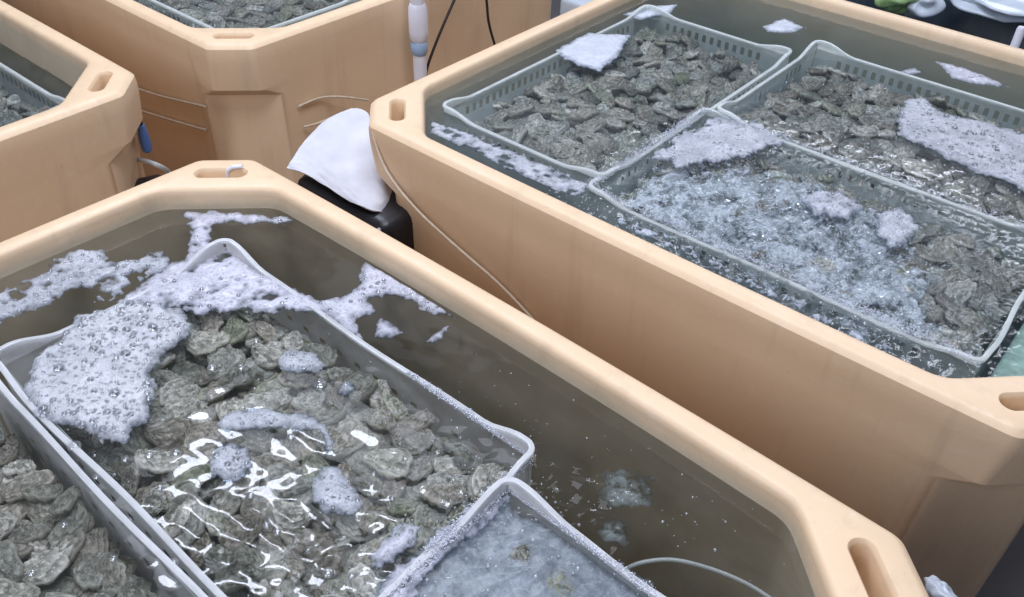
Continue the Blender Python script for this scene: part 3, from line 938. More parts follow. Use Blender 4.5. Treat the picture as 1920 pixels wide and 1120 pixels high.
def vnoise(X, Y, sc, seed):
    r = np.random.default_rng(seed); G = r.random((64, 64))
    x = X * sc; y = Y * sc; xi = np.floor(x).astype(int); yi = np.floor(y).astype(int); fx = x - xi; fy = y - yi
    fx = fx * fx * (3 - 2 * fx); fy = fy * fy * (3 - 2 * fy)
    g = lambda a, b: G[a % 64, b % 64]
    return (g(xi, yi) * (1 - fx) + g(xi + 1, yi) * fx) * (1 - fy) + (g(xi, yi + 1) * (1 - fx) + g(xi + 1, yi + 1) * fx) * fy


ICO_V = None


def ico(sub):
    bm = bmesh.new(); bmesh.ops.create_icosphere(bm, subdivisions=sub, radius=1)
    V = np.array([v.co[:] for v in bm.verts]); F = np.array([[v.index for v in f.verts] for f in bm.faces]); bm.free()
    return V, F


ICO1 = ico(1); ICO2 = ico(2)


def spheres(name, P, R, mat, base=ICO1, flat=1.0):
    V0, F0 = base; n = len(P); k = len(V0)
    V = (V0[None] * np.array([1, 1, flat]) * R[:, None, None] + P[:, None]).reshape(-1, 3)
    F = (F0[None] + (np.arange(n) * k)[:, None, None]).reshape(-1, 3)
    return fast_mesh(name, V, F, mat)


def foam(t, outline, mat, label, h=0.005, cell=0.0022, rag=0.006, bubbles=0, bmax=0.0045, seed=0, z=None, holes=0.0, clip=True, hsc=1.0):
    z = WZ[t] if z is None else z
    P = [tubl(t, at(px, py, z)) for px, py in outline]
    c = np.mean(P, 0); P = [(a - c[0], b - c[1]) for a, b in P]
    xs = np.array([p_[0] for p_ in P]); ys = np.array([p_[1] for p_ in P])
    gx = np.arange(xs.min() - .012, xs.max() + .012, cell); gy = np.arange(ys.min() - .012, ys.max() + .012, cell)
    X, Y = np.meshgrid(gx, gy, indexing='ij')
    sd = np.where(in_poly(P, X, Y), 1, -1) * dist_poly(P, X, Y)
    sd = sd + rag * 2 * (vnoise(X + 3, Y + 3, 60, seed) - 0.5) + rag * (vnoise(X + 3, Y + 3, 170, seed + 1) - 0.5)
    if holes:
        hn = vnoise(X + 2, Y + 2, 55 * hsc, seed + 5) * 0.6 + vnoise(X + 2, Y + 2, 120 * hsc, seed + 6) * 0.4
        sd = np.minimum(sd, (hn - holes) * 0.05)
    if clip:
        okk = inside_oct(X + c[0], Y + c[1], RIM + 0.001, CI)
        sd = np.where(okk, sd, -1)
    prof = np.sqrt(np.clip(sd / 0.012, 0, 1))
    wav = ripple(t, X + c[0], Y + c[1])
    lump = 0.6 + 0.5 * vnoise(X + 1, Y + 1, 90, seed + 2) + 0.25 * (vnoise(X + 1, Y + 1, 300, seed + 3) - .5)
    zt = wav + 0.0012 + h * prof * lump
    zb = wav + 0.0004
    nx, ny = X.shape; idx = np.arange(nx * ny).reshape(nx, ny)
    keep = (sd[:-1, :-1] > 0) & (sd[1:, :-1] > 0) & (sd[1:, 1:] > 0) & (sd[:-1, 1:] > 0)
    rng = np.random.default_rng(seed + 9)
    cand = np.argwhere(sd > 0.006)
    BP = []; BR = []
    if bubbles and len(cand):
        for _ in range(bubbles):
            i, j = cand[rng.integers(len(cand))]
            r = bmax * (0.25 + 0.75 * rng.random() ** 3.5)
            b = np.array([X[i, j], Y[i, j]])
            if any(np.hypot(*(b - q[:2])) < (r + s) * 0.9 for q, s in zip(BP, BR)): continue
            BP.append(np.array([b[0], b[1], zt[i, j] - 0.1 * r])); BR.append(r)
            if r > cell * 0.9:
                xc = 0.25 * (X[:-1, :-1] + X[1:, :-1] + X[1:, 1:] + X[:-1, 1:]); yc = 0.25 * (Y[:-1, :-1] + Y[1:, :-1] + Y[1:, 1:] + Y[:-1, 1:])
                keep &= np.hypot(xc - b[0], yc - b[1]) > r * 0.8
    I, J = np.nonzero(keep)
    if not len(I): return None
    top = np.stack([idx[I, J], idx[I + 1, J], idx[I + 1, J + 1], idx[I, J + 1]], 1)
    N = nx * ny
    bot = top[:, ::-1] + N
    ed = np.concatenate([top[:, [0, 1]], top[:, [1, 2]], top[:, [2, 3]], top[:, [3, 0]]])
    s_ = {(a, b) for a, b in ed.tolist()}
    bd = np.array([(a, b) for a, b in s_ if (b, a) not in s_])
    sides = np.stack([bd[:, 1], bd[:, 0], bd[:, 0] + N, bd[:, 1] + N], 1)
    Fq = np.concatenate([top, bot, sides])
    Vq = np.concatenate([np.stack([X.ravel(), Y.ravel(), zt.ravel()], 1), np.stack([X.ravel(), Y.ravel(), zb.ravel()], 1)])
    fade = np.clip(1 - np.concatenate([sd.ravel(), sd.ravel()]) / 0.016, 0, 1)
    used = np.unique(Fq); remap = -np.ones(2 * N, int); remap[used] = np.arange(len(used))
    me = fast_mesh('foam_patch', Vq[used], remap[Fq], mat)
    a_ = me.attributes.new('rimfade', 'FLOAT', 'POINT'); a_.data.foreach_set('value', fade[used].astype(np.float32))
    o = obj('foam_patch', me, None, tubw(t, c[0], c[1], z), (0, 0, TUBS[t][2]))
    tag(o, label, 'foam', 'patches of foam floating on the tub water')
    if BP:
        b = obj('bubbles', spheres('bubbles', np.array(BP), np.array(BR), M['bubble'], ICO2, 0.75), o)
        b['kind'] = 'stuff'
    return o


foam('A', [(145, 592), (235, 568), (300, 572), (352, 588), (368, 612), (340, 652), (300, 672), (290, 702), (302, 745), (272, 790), (236, 828), (190, 832), (150, 806), (92, 792), (55, 772), (45, 735), (60, 690), (72, 660), (105, 640), (140, 618)],
     M['foam'], 'big lavender white foam patch full of bubbles in the left corner of the oyster crate', 0.007, 0.0018, 0.006, 560, 0.0072, 1)
foam('A', [(-30, 560), (60, 520), (130, 476), (180, 466), (222, 490), (300, 478), (338, 494), (300, 515), (250, 540), (200, 570), (160, 578), (188, 545), (130, 545), (60, 592), (20, 602), (-30, 612)],
     M['foam_grey'], 'grey bubbly foam streak along the inner back wall of the nearest tub', 0.004, 0.0020, 0.008, 260, 0.0040, 2, holes=0.30)
foam('A', [(338, 398), (440, 400), (520, 404), (556, 416), (520, 424), (440, 418), (400, 424), (398, 456), (440, 470), (520, 520), (560, 548), (618, 570), (610, 592), (560, 588), (480, 584), (372, 592), (280, 574), (205, 574), (300, 512), (355, 480), (362, 440)],
     M['film'], 'smooth lavender foam film round the back corner of the oyster crate', 0.003, 0.0022, 0.007, 60, 0.004, 3, holes=0.20)
foam('A', [(588, 566), (640, 562), (668, 540), (682, 488), (720, 508), (790, 528), (860, 588), (884, 614), (830, 596), (744, 556), (690, 566), (702, 588), (670, 602), (682, 642), (650, 628), (610, 592)],
     M['film'], 'lavender foam strip reaching from the crate to the long wall of the nearest tub', 0.003, 0.0020, 0.006, 90, 0.0036, 4)
foam('A', [(700, 604), (716, 597), (760, 626), (736, 636), (704, 632)], M['film'], 'small torn scrap of foam on the dark water beside the crate', 0.003, 0.0018, 0.003, 0, 0.003, 5)
foam('A', [(795, 642), (830, 617), (842, 612), (828, 636), (806, 648)], M['film'], 'thin sliver of foam on the dark water beside the crate', 0.002, 0.0018, 0.003, 0, 0.003, 6)
foam('A', [(518, 680), (532, 660), (560, 655), (592, 665), (616, 686), (600, 698), (560, 702), (525, 694)], M['foam_grey'], 'oval raft of small bubbles over the oysters near the crate wall', 0.003, 0.0018, 0.002, 90, 0.0030, 7)
foam('A', [(630, 740), (640, 718), (660, 716), (668, 730), (650, 746)], M['foam_grey'], 'tiny round raft of bubbles over the oysters', 0.003, 0.0018, 0.002, 40, 0.0028, 8)
foam('A', [(396, 800), (430, 770), (500, 768), (565, 776), (612, 796), (634, 832), (612, 852), (596, 812), (520, 800), (420, 812)], M['foam_grey'], 'curved raft of thin foam in the middle of the oyster crate', 0.003, 0.0018, 0.004, 60, 0.0035, 9)
foam('A', [(388, 868), (402, 840), (434, 828), (468, 842), (476, 872), (452, 902), (420, 908), (394, 892)], M['foam_grey'], 'round disc of thin foam above the bright lamp reflection', 0.003, 0.0018, 0.002, 60, 0.005, 10)
foam('A', [(586, 900), (612, 870), (640, 872), (660, 910), (682, 945), (660, 968), (614, 966), (588, 944)], M['foam_grey'], 'blue grey foam raft near the middle of the front crate wall', 0.003, 0.0018, 0.003, 110, 0.0034, 11)
foam('A', [(720, 1010), (760, 985), (800, 985), (775, 1025), (730, 1060), (690, 1075), (695, 1040)], M['film'], 'foam gathered against the frothy crate wall', 0.003, 0.0020, 0.005, 40, 0.003, 12)
foam('A', [(690, 1120), (770, 1045), (850, 985), (935, 918), (948, 940), (890, 995), (840, 1040), (780, 1110), (740, 1150)], M['film'], 'pale froth lying inside the rim of the milky crate', 0.003, 0.0020, 0.008, 90, 0.003, 13)
foam('A', [(930, 925), (1090, 1010), (1250, 1125), (1300, 1180), (800, 1180), (690, 1120), (830, 1000)], M['veil'], 'milky veil of fine bubbles filling the frothy crate of the nearest tub', 0.0012, 0.0026, 0.010, 0, 0.003, 14, z=-0.048)
foam('A', [(1120, 900), (1160, 885), (1215, 892), (1235, 930), (1200, 962), (1140, 945)], M['wisp'], 'faint cloud of bubbles in the dark water beyond the crate corner', 0.001, 0.0026, 0.012, 0, 0.003, 15, z=-0.05)
foam('A', [(1110, 975), (1150, 968), (1180, 985), (1170, 1025), (1130, 1030)], M['wisp'], 'small bluish cloud of bubbles beside the frothy wall of the milky crate', 0.001, 0.0026, 0.010, 0, 0.003, 16, z=-0.05)
# right tub
foam('B', [(1150, 372), (1240, 325), (1380, 310), (1520, 345), (1640, 410), (1740, 500), (1770, 620), (1690, 650), (1600, 612), (1480, 558), (1340, 485), (1220, 425)], M['boil'], 'milky bubble veil on the boiling water of the right tub', 0.0016, 0.0026, 0.03, 0, 0.003, 32, z=-0.040)
foam('B', [(1040, 96), (1100, 62), (1184, 67), (1166, 102), (1126, 136), (1086, 126), (1050, 108)], M['froth'], 'smooth white sheet of foam at the back left of the mint crate', 0.003, 0.0026, 0.004, 0, 0.003, 21)
foam('B', [(1165, 28), (1215, 14), (1275, 8), (1258, 26), (1232, 32), (1200, 40)], M['froth'], 'white foam at the far corner of the mint crate', 0.003, 0.0026, 0.004, 0, 0.003, 22)
foam('B', [(1680, 218), (1700, 186), (1732, 184), (1762, 210), (1850, 232), (1960, 262), (1960, 385), (1880, 342), (1800, 312), (1720, 272), (1684, 256)], M['foam_grey'], 'large grey foam raft over the oysters of the far crate', 0.0035, 0.0024, 0.006, 320, 0.006, 23)
foam('B', [(1428, 52), (1470, 34), (1512, 54), (1482, 64), (1440, 62)], M['froth'], 'white foam scrap on the water by the far wall', 0.003, 0.0026, 0.004, 0, 0.003, 24)
foam('B', [(1752, 116), (1800, 126), (1850, 145), (1895, 166), (1830, 160), (1780, 146)], M['film'], 'long pale foam streak by the far wall of the right tub', 0.003, 0.0026, 0.004, 20, 0.003, 25)
foam('B', [(1685, 135), (1712, 128), (1735, 138), (1708, 144)], M['film'], 'little foam island by the far wall of the right tub', 0.002, 0.0026, 0.003, 0, 0.003, 26)
foam('B', [(1230, 298), (1290, 244), (1350, 222), (1430, 238), (1478, 264), (1440, 286), (1360, 304), (1270, 316)], M['foam_grey'], 'white froth swirling where three mint crates meet', 0.004, 0.0024, 0.016, 120, 0.004, 27)
foam('B', [(1500, 372), (1540, 355), (1600, 372), (1625, 392), (1590, 410), (1520, 405)], M['foam_grey'], 'pale foam patch amid the boiling water of the right tub', 0.003, 0.0024, 0.004, 80, 0.004, 28)
foam('B', [(1640, 400), (1690, 388), (1725, 420), (1715, 450), (1670, 470), (1640, 440)], M['foam_grey'], 'rounded foam patch at the edge of the boiling water', 0.003, 0.0024, 0.004, 80, 0.004, 29)
foam('B', [(805, 228), (860, 240), (950, 282), (1040, 318), (1110, 350), (1080, 375), (990, 335), (900, 292), (810, 250)], M['foam_grey'], 'greenish grey film between the near rim of the right tub and its mint crate', 0.002, 0.0026, 0.008, 40, 0.004, 30, holes=0.30)
foam('B', [(1120, 385), (1240, 440), (1400, 520), (1560, 600), (1660, 655), (1600, 640), (1460, 565), (1300, 485), (1180, 430)], M['froth'], 'white froth line along the near rim of the right tub', 0.003, 0.0024, 0.010, 60, 0.004, 31, holes=0.42, hsc=2.4)

# ------------------------------------------------------------------ bubbles
rng = np.random.default_rng(42)
# the larger single bubbles on the calm water, each a clear dome
big = [(140, 838, 13), (235, 862, 8), (280, 855, 9), (238, 978, 10), (326, 1055, 10), (212, 1048, 8), (262, 595, 14), (500, 985, 9), (615, 1075, 12), (520, 1000, 8), (578, 1030, 7), (660, 1080, 8), (452, 690, 8), (398, 690, 10), (600, 722, 14), (648, 722, 9),
       (700, 890, 6), (330, 850, 9), (180, 895, 6), (120, 985, 7), (60, 1075, 9), (545, 820, 8), (480, 640, 6), (760, 860, 6), (820, 850, 6), (850, 900, 6), (735, 935, 6), (560, 1080, 7), (300, 915, 7), (470, 930, 8)]
dome = None
V0, F0 = ICO2
for px, py, rp in big:
    p = at(px, py, WZ['A'])
    dd = (p - Vector((0, 0, CAM_H))).dot(_fwd)
    r = rp * dd / CAM_F
    if dome is None: dome = fast_mesh('bubble', V0 * np.array([1, 1, 0.62]), F0, M['bubble'])
    u, v = tubl('A', p)
    o = obj('bubble', dome, None, (p.x, p.y, p.z + float(ripple('A', np.array(u), np.array(v))) + 0.12 * r))
    o.scale = (r, r, r)
    tag(o, 'clear round bubble on the calm water over the oysters of the nearest tub', 'bubble', 'single bubbles on the nearest tub')


def scatter(t, n, fu, fv, z0, z1, rmin, rmax):
    u = fu(n); v = fv(n)
    k = inside_oct(u, v, RIM + 0.004, CI); u, v = u[k], v[k]
    zz = WZ[t] + ripple(t, u, v) - (z0 + (z1 - z0) * rng.random(len(u)) ** 1.6)
    x, y, th = TUBS[t]
    P = np.stack([x + u * math.cos(th) - v * math.sin(th), y + u * math.sin(th) + v * math.cos(th), zz], 1)
    R = rmin + (rmax - rmin) * rng.random(len(u)) ** 3
    return P, R


UN = lambda a, b: (lambda n: rng.uniform(a, b, n))
NO = lambda m_, s: (lambda n: rng.normal(m_, s, n))
sets = [scatter('A', 3000, UN(0.20, 0.53), UN(-0.1, 0.36), 0.0, 0.05, 0.0008, 0.0026),
        scatter('A', 10, NO(0.30, 0.03), NO(0.43, 0.02), 0.0, 0.02, 0.0007, 0.0022),
        scatter('A', 12, NO(0.37, 0.03), NO(0.47, 0.02), 0.0, 0.02, 0.0007, 0.0020),
        scatter('A', 30, NO(0.23, 0.015), NO(0.395, 0.015), 0.0, 0.03, 0.0007, 0.0026),
        scatter('A', 110, NO(0.14, 0.05), NO(0.34, 0.06), 0.0, 0.015, 0.0006, 0.0022),
        scatter('A', 45, UN(0.0, 0.5), UN(0.43, 0.54), 0.0, 0.005, 0.0005, 0.0016),
        scatter('A', 200, UN(-0.40, 0.18), UN(0.09, 0.41), 0.0, 0.004, 0.0005, 0.0018),
        scatter('B', 1700, NO(0.07, 0.10), NO(-0.30, 0.08), 0.0, 0.03, 0.0006, 0.0022),
        scatter('B', 1200, NO(0.25, 0.10), NO(-0.34, 0.08), 0.0, 0.03, 0.0006, 0.0022),
        scatter('B', 900, UN(-0.2, 0.5), UN(-0.535, -0.45), 0.0, 0.03, 0.0008, 0.0030),
        scatter('B', 500, UN(-0.1, 0.45), UN(-0.08, 0.2), 0.0, 0.02, 0.0008, 0.0028)]
P = np.concatenate([s[0] for s in sets]); R = np.concatenate([s[1] for s in sets])
tag(obj('air_bubbles', spheres('air_bubbles', P, R, M['micro'])), 'clouds of tiny air bubbles churning in the tub water', None, None, 'stuff')


# froth clinging to the wet crate rims
def froth_line(t, a, b, n, w, z):
    s = rng.random(n); lump = 0.5 + 0.9 * vnoise(s * 3 + 2, s * 0 + 1, 9, int(rng.integers(99)))
    u = a[0] + (b[0] - a[0]) * s; v = a[1] + (b[1] - a[1]) * s
    u = u + rng.normal(0, w, n) * lump; v = v + rng.normal(0, w, n) * lump
    x, y, th = TUBS[t]
    zz = z + rng.random(n) * 0.005 * lump
    return np.stack([x + u * math.cos(th) - v * math.sin(th), y + u * math.sin(th) + v * math.cos(th), zz], 1), 0.0005 + 0.0007 * rng.random(n) ** 2


fr = [froth_line('A', (0.193, 0.366), (0.193, -0.05), 1500, 0.0025, -0.031), froth_line('A', (0.193, 0.366), (0.53, 0.366), 1400, 0.002, -0.031),
      froth_line('A', (-0.02, 0.417), (0.184, 0.417), 900, 0.002, -0.031), froth_line('A', (0.184, 0.417), (0.184, 0.25), 1400, 0.003, -0.029),
      froth_line('B', (-0.147, -0.462), (0.464, -0.462), 2600, 0.005, -0.017), froth_line('B', (-0.147, -0.462), (-0.147, -0.1), 1600, 0.006, -0.015),
      froth_line('B', (-0.125, -0.1), (0.45, -0.1), 1200, 0.005, -0.016)]
P = np.concatenate([s[0] for s in fr]); R = np.concatenate([s[1] for s in fr])
tag(obj('froth', spheres('froth', P, R, bubble_material('froth_bubble', 0.7, (0.78, 0.81, 0.9)))), 'white froth clinging to the wet rims of the crates', None, None, 'stuff')

# ------------------------------------------------------------------ the covered pump between the tubs
def rounded_box(name, sx, sy, sz, r, mat, seg=3):
    bm = bmesh.new(); bmesh.ops.create_cube(bm, size=1)
    bmesh.ops.scale(bm, vec=(sx, sy, sz), verts=bm.verts)
    bmesh.ops.bevel(bm, geom=bm.edges[:], offset=r, segments=seg, affect='EDGES', profile=0.5)
    me = bpy.data.meshes.new(name); bm.to_mesh(me); bm.free(); me.materials.append(mat); shade(me, 40)
    return me


TH = -0.69
pc = at(650, 330, -0.13)
pump = empty('air_pump', (pc.x, pc.y, -0.36), TH)
tag(pump, 'black air pump under a white cover wedged between two tubs', 'pump')
obj('casing', rounded_box('casing', 0.255, 0.125, 0.20, 0.025, M['black']), pump, (0.030, 0.006, 0.115))
obj('side_plate', rounded_box('side_plate', 0.085, 0.004, 0.05, 0.0015, M['greyplate'], 1), pump, (0.0, -0.0655, 0.170))
obj('strap', tube_mesh('strap', [(0.150, -0.060, 0.212), (0.160, -0.068, 0.200), (0.166, -0.070, 0.10), (0.166, -0.070, 0.02)], 0.004, M['greyplate'], 8), pump)


def sheet(name, corners, mat, thick=0.002, nu=26, nv=22, sag=0.0, seed=0, fold=0.004, hem=0.0):
    """a draped sheet over four corner points (a, b, c, d round), with folds"""
    a, b, c, d = [Vector(p) for p in corners]
    V = []; F = []
    for i in range(nu + 1):
        for j in range(nv + 1):
            s, t_ = i / nu, j / nv
            p = (a.lerp(b, s)).lerp(d.lerp(c, s), t_)
            w = fold * (vnoise(np.array(s * 1.0), np.array(t_ * 1.0), 4, seed) + 0.5 * vnoise(np.array(s), np.array(t_), 11, seed + 1) - 0.75)
            dr = sag * (4 * s * (1 - s)) * (4 * t_ * (1 - t_))
            ed = hem * (max(0, 0.18 - t_) / 0.18) ** 2
            V.append(p + Vector((0, 0, float(w) + dr - ed)))
    for i in range(nu):
        for j in range(nv):
            k = i * (nv + 1) + j
            F.append((k, k + nv + 1, k + nv + 2, k + 1))
    bm = bmesh.new(); me = mesh(name, V, F, mat); bm.from_mesh(me)
    bmesh.ops.recalc_face_normals(bm, faces=bm.faces)
    bmesh.ops.solidify(bm, geom=bm.faces[:], thickness=thick); bm.to_mesh(me); bm.free(); shade(me, 50)
    return me




def drape(name, rows, mat, thick=0.0022, n=14, seed=0, fold=0.006):
    """cloth through rows of points, smoothed both ways, with soft folds"""
    R_ = [catmull(r, n) for r in rows]
    k = len(R_[0]); colsP = [catmull([r[i] for r in R_], n) for i in range(k)]
    m_ = len(colsP[0]); V = []; F = []
    for i in range(k):
        for j in range(m_):
            s_, t_ = i / (k - 1), j / (m_ - 1)
            w = fold * (vnoise(np.array(s_ * 1.0), np.array(t_ * 0.6), 7, seed) - 0.5 + 0.5 * (vnoise(np.array(s_), np.array(t_), 17, seed + 1) - 0.5)) * (0.35 + 0.65 * t_)
            V.append(colsP[i][j] + Vector((0.3 * w, -0.5 * w, float(w))))
    for i in range(k - 1):
        for j in range(m_ - 1):
            a_ = i * m_ + j; F.append((a_, a_ + m_, a_ + m_ + 1, a_ + 1))
    bm = bmesh.new(); me = mesh(name, V, F, mat); bm.from_mesh(me)
    bmesh.ops.recalc_face_normals(bm, faces=bm.faces)
    bmesh.ops.solidify(bm, geom=bm.faces[:], thickness=thick); bm.to_mesh(me); bm.free(); shade(me, 60)
    return me


cv = obj('cover', drape('cover', [
    [at(604, 232, -0.115), at(640, 212, -0.108), at(668, 205, -0.105), at(688, 212, -0.106), at(697, 230, -0.110)],
    [at(572, 266, -0.120), at(622, 252, -0.113), at(672, 262, -0.112), at(706, 292, -0.118), at(718, 316, -0.130)],
    [at(550, 298, -0.128), at(602, 306, -0.124), at(668, 346, -0.125), at(714, 362, -0.133), at(734, 358, -0.150)],
    [at(538, 316, -0.136), at(590, 338, -0.135), at(652, 376, -0.137), at(704, 399, -0.143), at(747, 388, -0.172)]], M['cover'], seed=3, fold=0.006), pump)
cv.matrix_parent_inverse = pump.matrix_basis.inverted()

# ------------------------------------------------------------------ cords, cables, pipes
def on_wall(t, side, px, py, off=0.004):
    """where the sight line through a pixel meets a tub's outer side wall"""
    d = R2 * ((px - PW / 2) / CAM_F) - U2 * ((py - PH / 2) / CAM_F) + _fwd
    x, y, th = TUBS[t]
    n = {'-v': Vector((math.sin(th), -math.cos(th), 0)), '+u': Vector((math.cos(th), math.sin(th), 0))}[side]
    h = (HV if side == '-v' else HU) - 0.008 + off
    o = Vector((0, 0, CAM_H)); c = Vector((x, y, 0)) + n * h
    s = (c - o).dot(n) / d.dot(n)
    return o + d * s


tag(obj('cord', tube_mesh('cord', [on_wall('B', '-v', 697, 250, 0.006), on_wall('B', '-v', 725, 322, 0.012), on_wall('B', '-v', 780, 392, 0.012), on_wall('B', '-v', 855, 462, 0.010), on_wall('B', '-v', 935, 532, 0.008), on_wall('B', '-v', 1000, 600, 0.006)], 0.0028, M['cord'], 8)),
    'thin beige cord slanting down the wall of the right tub behind the pump', 'cord')
tag(obj('cord', tube_mesh('cord', [on_wall('D', '-v', 240, 160, 0.01), on_wall('D', '-v', 300, 180, 0.006), on_wall('D', '-v', 385, 200, 0.004)], 0.0030, M['cord'], 8)),
    'upper pale cord stretched along the left wall of the back tub', 'cord', 'cords along the back tub')
tag(obj('cord', tube_mesh('cord', [on_wall('D', '-v', 240, 200, 0.01), on_wall('D', '-v', 310, 222, 0.006), on_wall('D', '-v', 385, 244, 0.004)], 0.0030, M['cord'], 8)),
    'lower pale cord stretched along the left wall of the back tub', 'cord', 'cords along the back tub')
tag(obj('cord', tube_mesh('cord', [on_wall('D', '+u', 560, 200, 0.006), on_wall('D', '+u', 600, 184, 0.008), on_wall('D', '+u', 640, 182, 0.02), on_wall('D', '+u', 690, 188, 0.03)], 0.0028, M['cord'], 8)),
    'upper pale cord curving off the right wall of the back tub', 'cord', 'cords along the back tub')
tag(obj('cord', tube_mesh('cord', [on_wall('D', '+u', 570, 238, 0.006), on_wall('D', '+u', 600, 230, 0.02), on_wall('D', '+u', 660, 205, 0.04)], 0.0028, M['cord'], 8)),
    'lower pale cord running from the back tub to the pump cover', 'cord', 'cords along the back tub')

# white standpipe with its coupling and valve ring
pb = on_wall('D', '+u', 788, 135, 0.05)
pt = Vector((pb.x, pb.y, 0))
pipe = empty('standpipe', (pb.x, pb.y, -0.72))
tag(pipe, 'white plastic standpipe with a pale blue valve ring in front of the back tub', 'pipe')
zc = pb.z + 0.72
obj('lower_pipe', lathe('lower_pipe', [(0.0160, 0), (0.0160, zc + 0.055)], M['pvc']), pipe)
obj('valve_ring', lathe('valve_ring', [(0.0165, zc + 0.045), (0.0195, zc + 0.050), (0.0205, zc + 0.062), (0.0195, zc + 0.075), (0.0165, zc + 0.080)], M['valve']), pipe)
obj('coupling', lathe('coupling', [(0.0175, zc + 0.077), (0.0215, zc + 0.085), (0.0222, zc + 0.10), (0.0215, zc + 0.155), (0.0175, zc + 0.165)], M['pvc']), pipe)
obj('upper_pipe', lathe('upper_pipe', [(0.0165, zc + 0.150), (0.0165, zc + 0.9)], M['pvc']), pipe)


def on_up(pts, t, side, off): return [on_wall(t, side, px, py, off) for px, py in pts]


tag(obj('cable', tube_mesh('cable', on_up([(870, -40), (852, 0), (830, 50), (812, 95), (800, 132), (796, 170)], 'D', '+u', 0.05), 0.0033, M['cable'], 8)),
    'black cable hanging just right of the white standpipe', 'cable', 'black cables in front of the back tub')
tag(obj('cable', tube_mesh('cable', on_up([(905, -40), (912, 0), (916, 40), (924, 72), (936, 110)], 'D', '+u', 0.06), 0.0033, M['cable'], 8)),
    'short black cable dropping behind the rim of the right tub', 'cable', 'black cables in front of the back tub')

# blue hose end hooked under the corner of the left tub
hp = at(250, 205, -0.09)
hk = empty('hose_end', (hp.x, hp.y, hp.z - 0.10)); tag(hk, 'dark hose with a blue end hanging under the corner of the left tub', 'hose')
obj('hose', tube_mesh('hose', [(-0.012, 0.012, 0.125), (0.0, 0.004, 0.10), (0.006, 0.0, 0.06)], 0.006, M['black'], 10), hk)
obj('blue_end', lathe('blue_end', [(0.005, 0.005), (0.010, 0.010), (0.011, 0.03), (0.008, 0.062), (0.007, 0.066)], M['blue'], 16, (0.006, 0.0)), hk)

# a hose, and a plain block for a dark shape, in the gap behind the nearest tub
g0 = at(270, 318, -0.20)
tag(obj('hose', tube_mesh('hose', [at(236, 285, -0.25), at(258, 298, -0.2), at(285, 306, -0.18), at(310, 318, -0.2), at(330, 340, -0.26)], 0.005, M['hose'], 10)),
    'grey air hose curling in the gap behind the nearest tub', 'hose')
tag(obj('block', rounded_box('block', 0.07, 0.05, 0.05, 0.014, M['black']), None, (g0.x, g0.y, g0.z - 0.05), (0, 0, 0.5)),
    'small black weight in the gap behind the nearest tub', 'block')

# white ties through two slots of the nearest tub
def tie(px, py, dx, dy, label):
    a = at(px, py, 0.002); b = at(px + dx, py + dy, 0.004)
    mid = (a + b) / 2
    return tag(obj('rope_tie', tube_mesh('rope_tie', [a + Vector((0, 0, -0.05)), a + Vector((0, 0, -0.012)), (mid.x, mid.y, 0.001), b + Vector((0, 0, -0.001)), b + (b - a) * 0.5 + Vector((0, 0, -0.001))], 0.0038, M['pvc'], 10)), label, 'tie')


tie(424, 314, 20, -2, 'white tie at the end of the slot in the back corner of the nearest tub')


# air hose curving under the water by the front wall of the nearest tub
tag(obj('air_hose', tube_mesh('air_hose', [at(1160, 1075, -0.06), at(1200, 1056, -0.045), at(1260, 1050, -0.04), at(1330, 1066, -0.04), at(1400, 1095, -0.042), at(1460, 1135, -0.05), at(1500, 1180, -0.09)], 0.0023, M['hose'], 10)),
    'clear air hose arching through the water beside the milky crate', 'hose')

# ------------------------------------------------------------------ beyond the right tub
def tray(u0, u1, v0, v1, ztop, depth, label):
    c = tubw('B', (u0 + u1) / 2, (v0 + v1) / 2, ztop)
    e = empty('dark_tray', c, TUBS['B'][2]); tag(e, label, 'tray')
    lu, lv = (u1 - u0) / 2, (v1 - v0) / 2
    L = []
    for ins, z in ((0.06, -depth), (0.012, -0.03), (0.0, -0.028), (0.0, -0.004), (0.004, 0), (0.03, 0), (0.034, -0.004), (0.10, -depth + 0.01)):
        L.append(oct_loop(lu - ins, lv - ins, 0.02, 0.02, z, 0, 3, 6, 2))
    n = len(L[0]); V = [p for l in L for p in l]; F = []
    for i in range(len(L) - 1):
        for j in range(n): F.append((i * n + j, i * n + (j + 1) % n, (i + 1) * n + (j + 1) % n, (i + 1) * n + j))
    F.append(tuple(range(n))[::-1]); F.append(tuple((len(L) - 1) * n + j for j in range(n)))
    obj('body', mesh('body', V, F, M['navy'], True, 40), e)
    return e


tray(-0.33, 0.60, 0.605, 1.30, -0.035, 0.22, 'dark navy tray behind the far wall of the right tub')


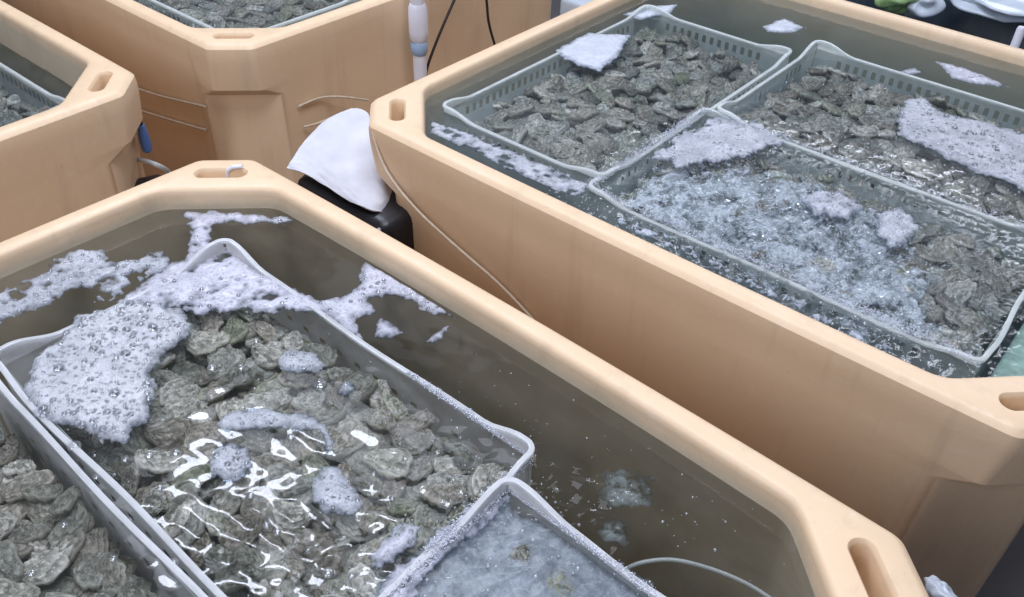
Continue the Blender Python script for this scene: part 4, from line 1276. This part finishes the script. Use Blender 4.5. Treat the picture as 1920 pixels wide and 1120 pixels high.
def lumpy(name, mat, sx, sy, sz, seed, amp=0.25):
    V, F = ico(4)
    r = np.random.default_rng(seed)
    n = np.zeros(len(V))
    for k in range(14):
        d = r.normal(size=3) * (2 + 0.6 * k); n += np.sin(V @ d + r.random() * 6) / (1 + 0.35 * k)
    V = V * (1 + amp * n / 3)[:, None] * np.array([sx, sy, sz])
    return fast_mesh(name, V, F, mat)


gp = at(1672, -8, -0.06)
tag(obj('vegetable_bag', lumpy('vegetable_bag', M['green'], 0.075, 0.045, 0.035, 4, 0.4), None, gp, (0, 0, -0.5)), 'green and white bundle lying in the dark tray', 'bag')
gp = at(1728, -2, -0.06)
tag(obj('plastic_bag', lumpy('plastic_bag', M['pale'], 0.045, 0.05, 0.035, 6, 0.4), None, gp, (0, 0, 0.4)), 'pale crumpled plastic bag beside the green bundle', 'bag')
gp = at(1880, -5, -0.07)
tag(obj('plastic_sheet', lumpy('plastic_sheet', M['pale'], 0.19, 0.13, 0.03, 9, 0.35), None, gp, (0, 0, -0.6)), 'pale blue plastic sheet heaped at the right end of the dark tray', 'sheet')
q0 = at(1906, 78, -0.06)
tag(obj('white_post', lathe('white_post', [(0.010, -0.65), (0.010, 0.03), (0.008, 0.034)], M['pvc'], 16), None, (q0.x, q0.y, -0.06)), 'slim white post standing at the right end of the dark tray', 'post')
bp = at(1768, 1118, -0.2)
tag(obj('plastic_bag', lumpy('plastic_bag', M['pale'], 0.022, 0.013, 0.016, 12, 0.4), None, (bp.x, bp.y, bp.z), (0.2, 0.1, -0.9)), 'pale blue plastic bag below the front right corner of the nearest tub', 'bag')

# pale block added for the bluish white patch beyond the right tub
tag(obj('foam_box', rounded_box('foam_box', 0.62, 0.42, 0.34, 0.015, M['pale']), None, (0.50, 2.98, -0.55), (0, 0, -0.69)), 'added pale block on the floor between the back tub and the right tub', 'box')

# block added to tint the water green, near end of the right tub
gm = tubw('B', 0.520, -0.27, -0.12)
tag(obj('filter_mat', rounded_box('filter_mat', 0.078, 0.36, 0.13, 0.012, simple('green_filter_foam', (0.40, 0.55, 0.47), 0.7, 0.3, 60, 0.6)), None, gm, (0, 0, TUBS['B'][2])), 'added green block tinting the water at the right edge, beyond the boiling crate', 'mat')
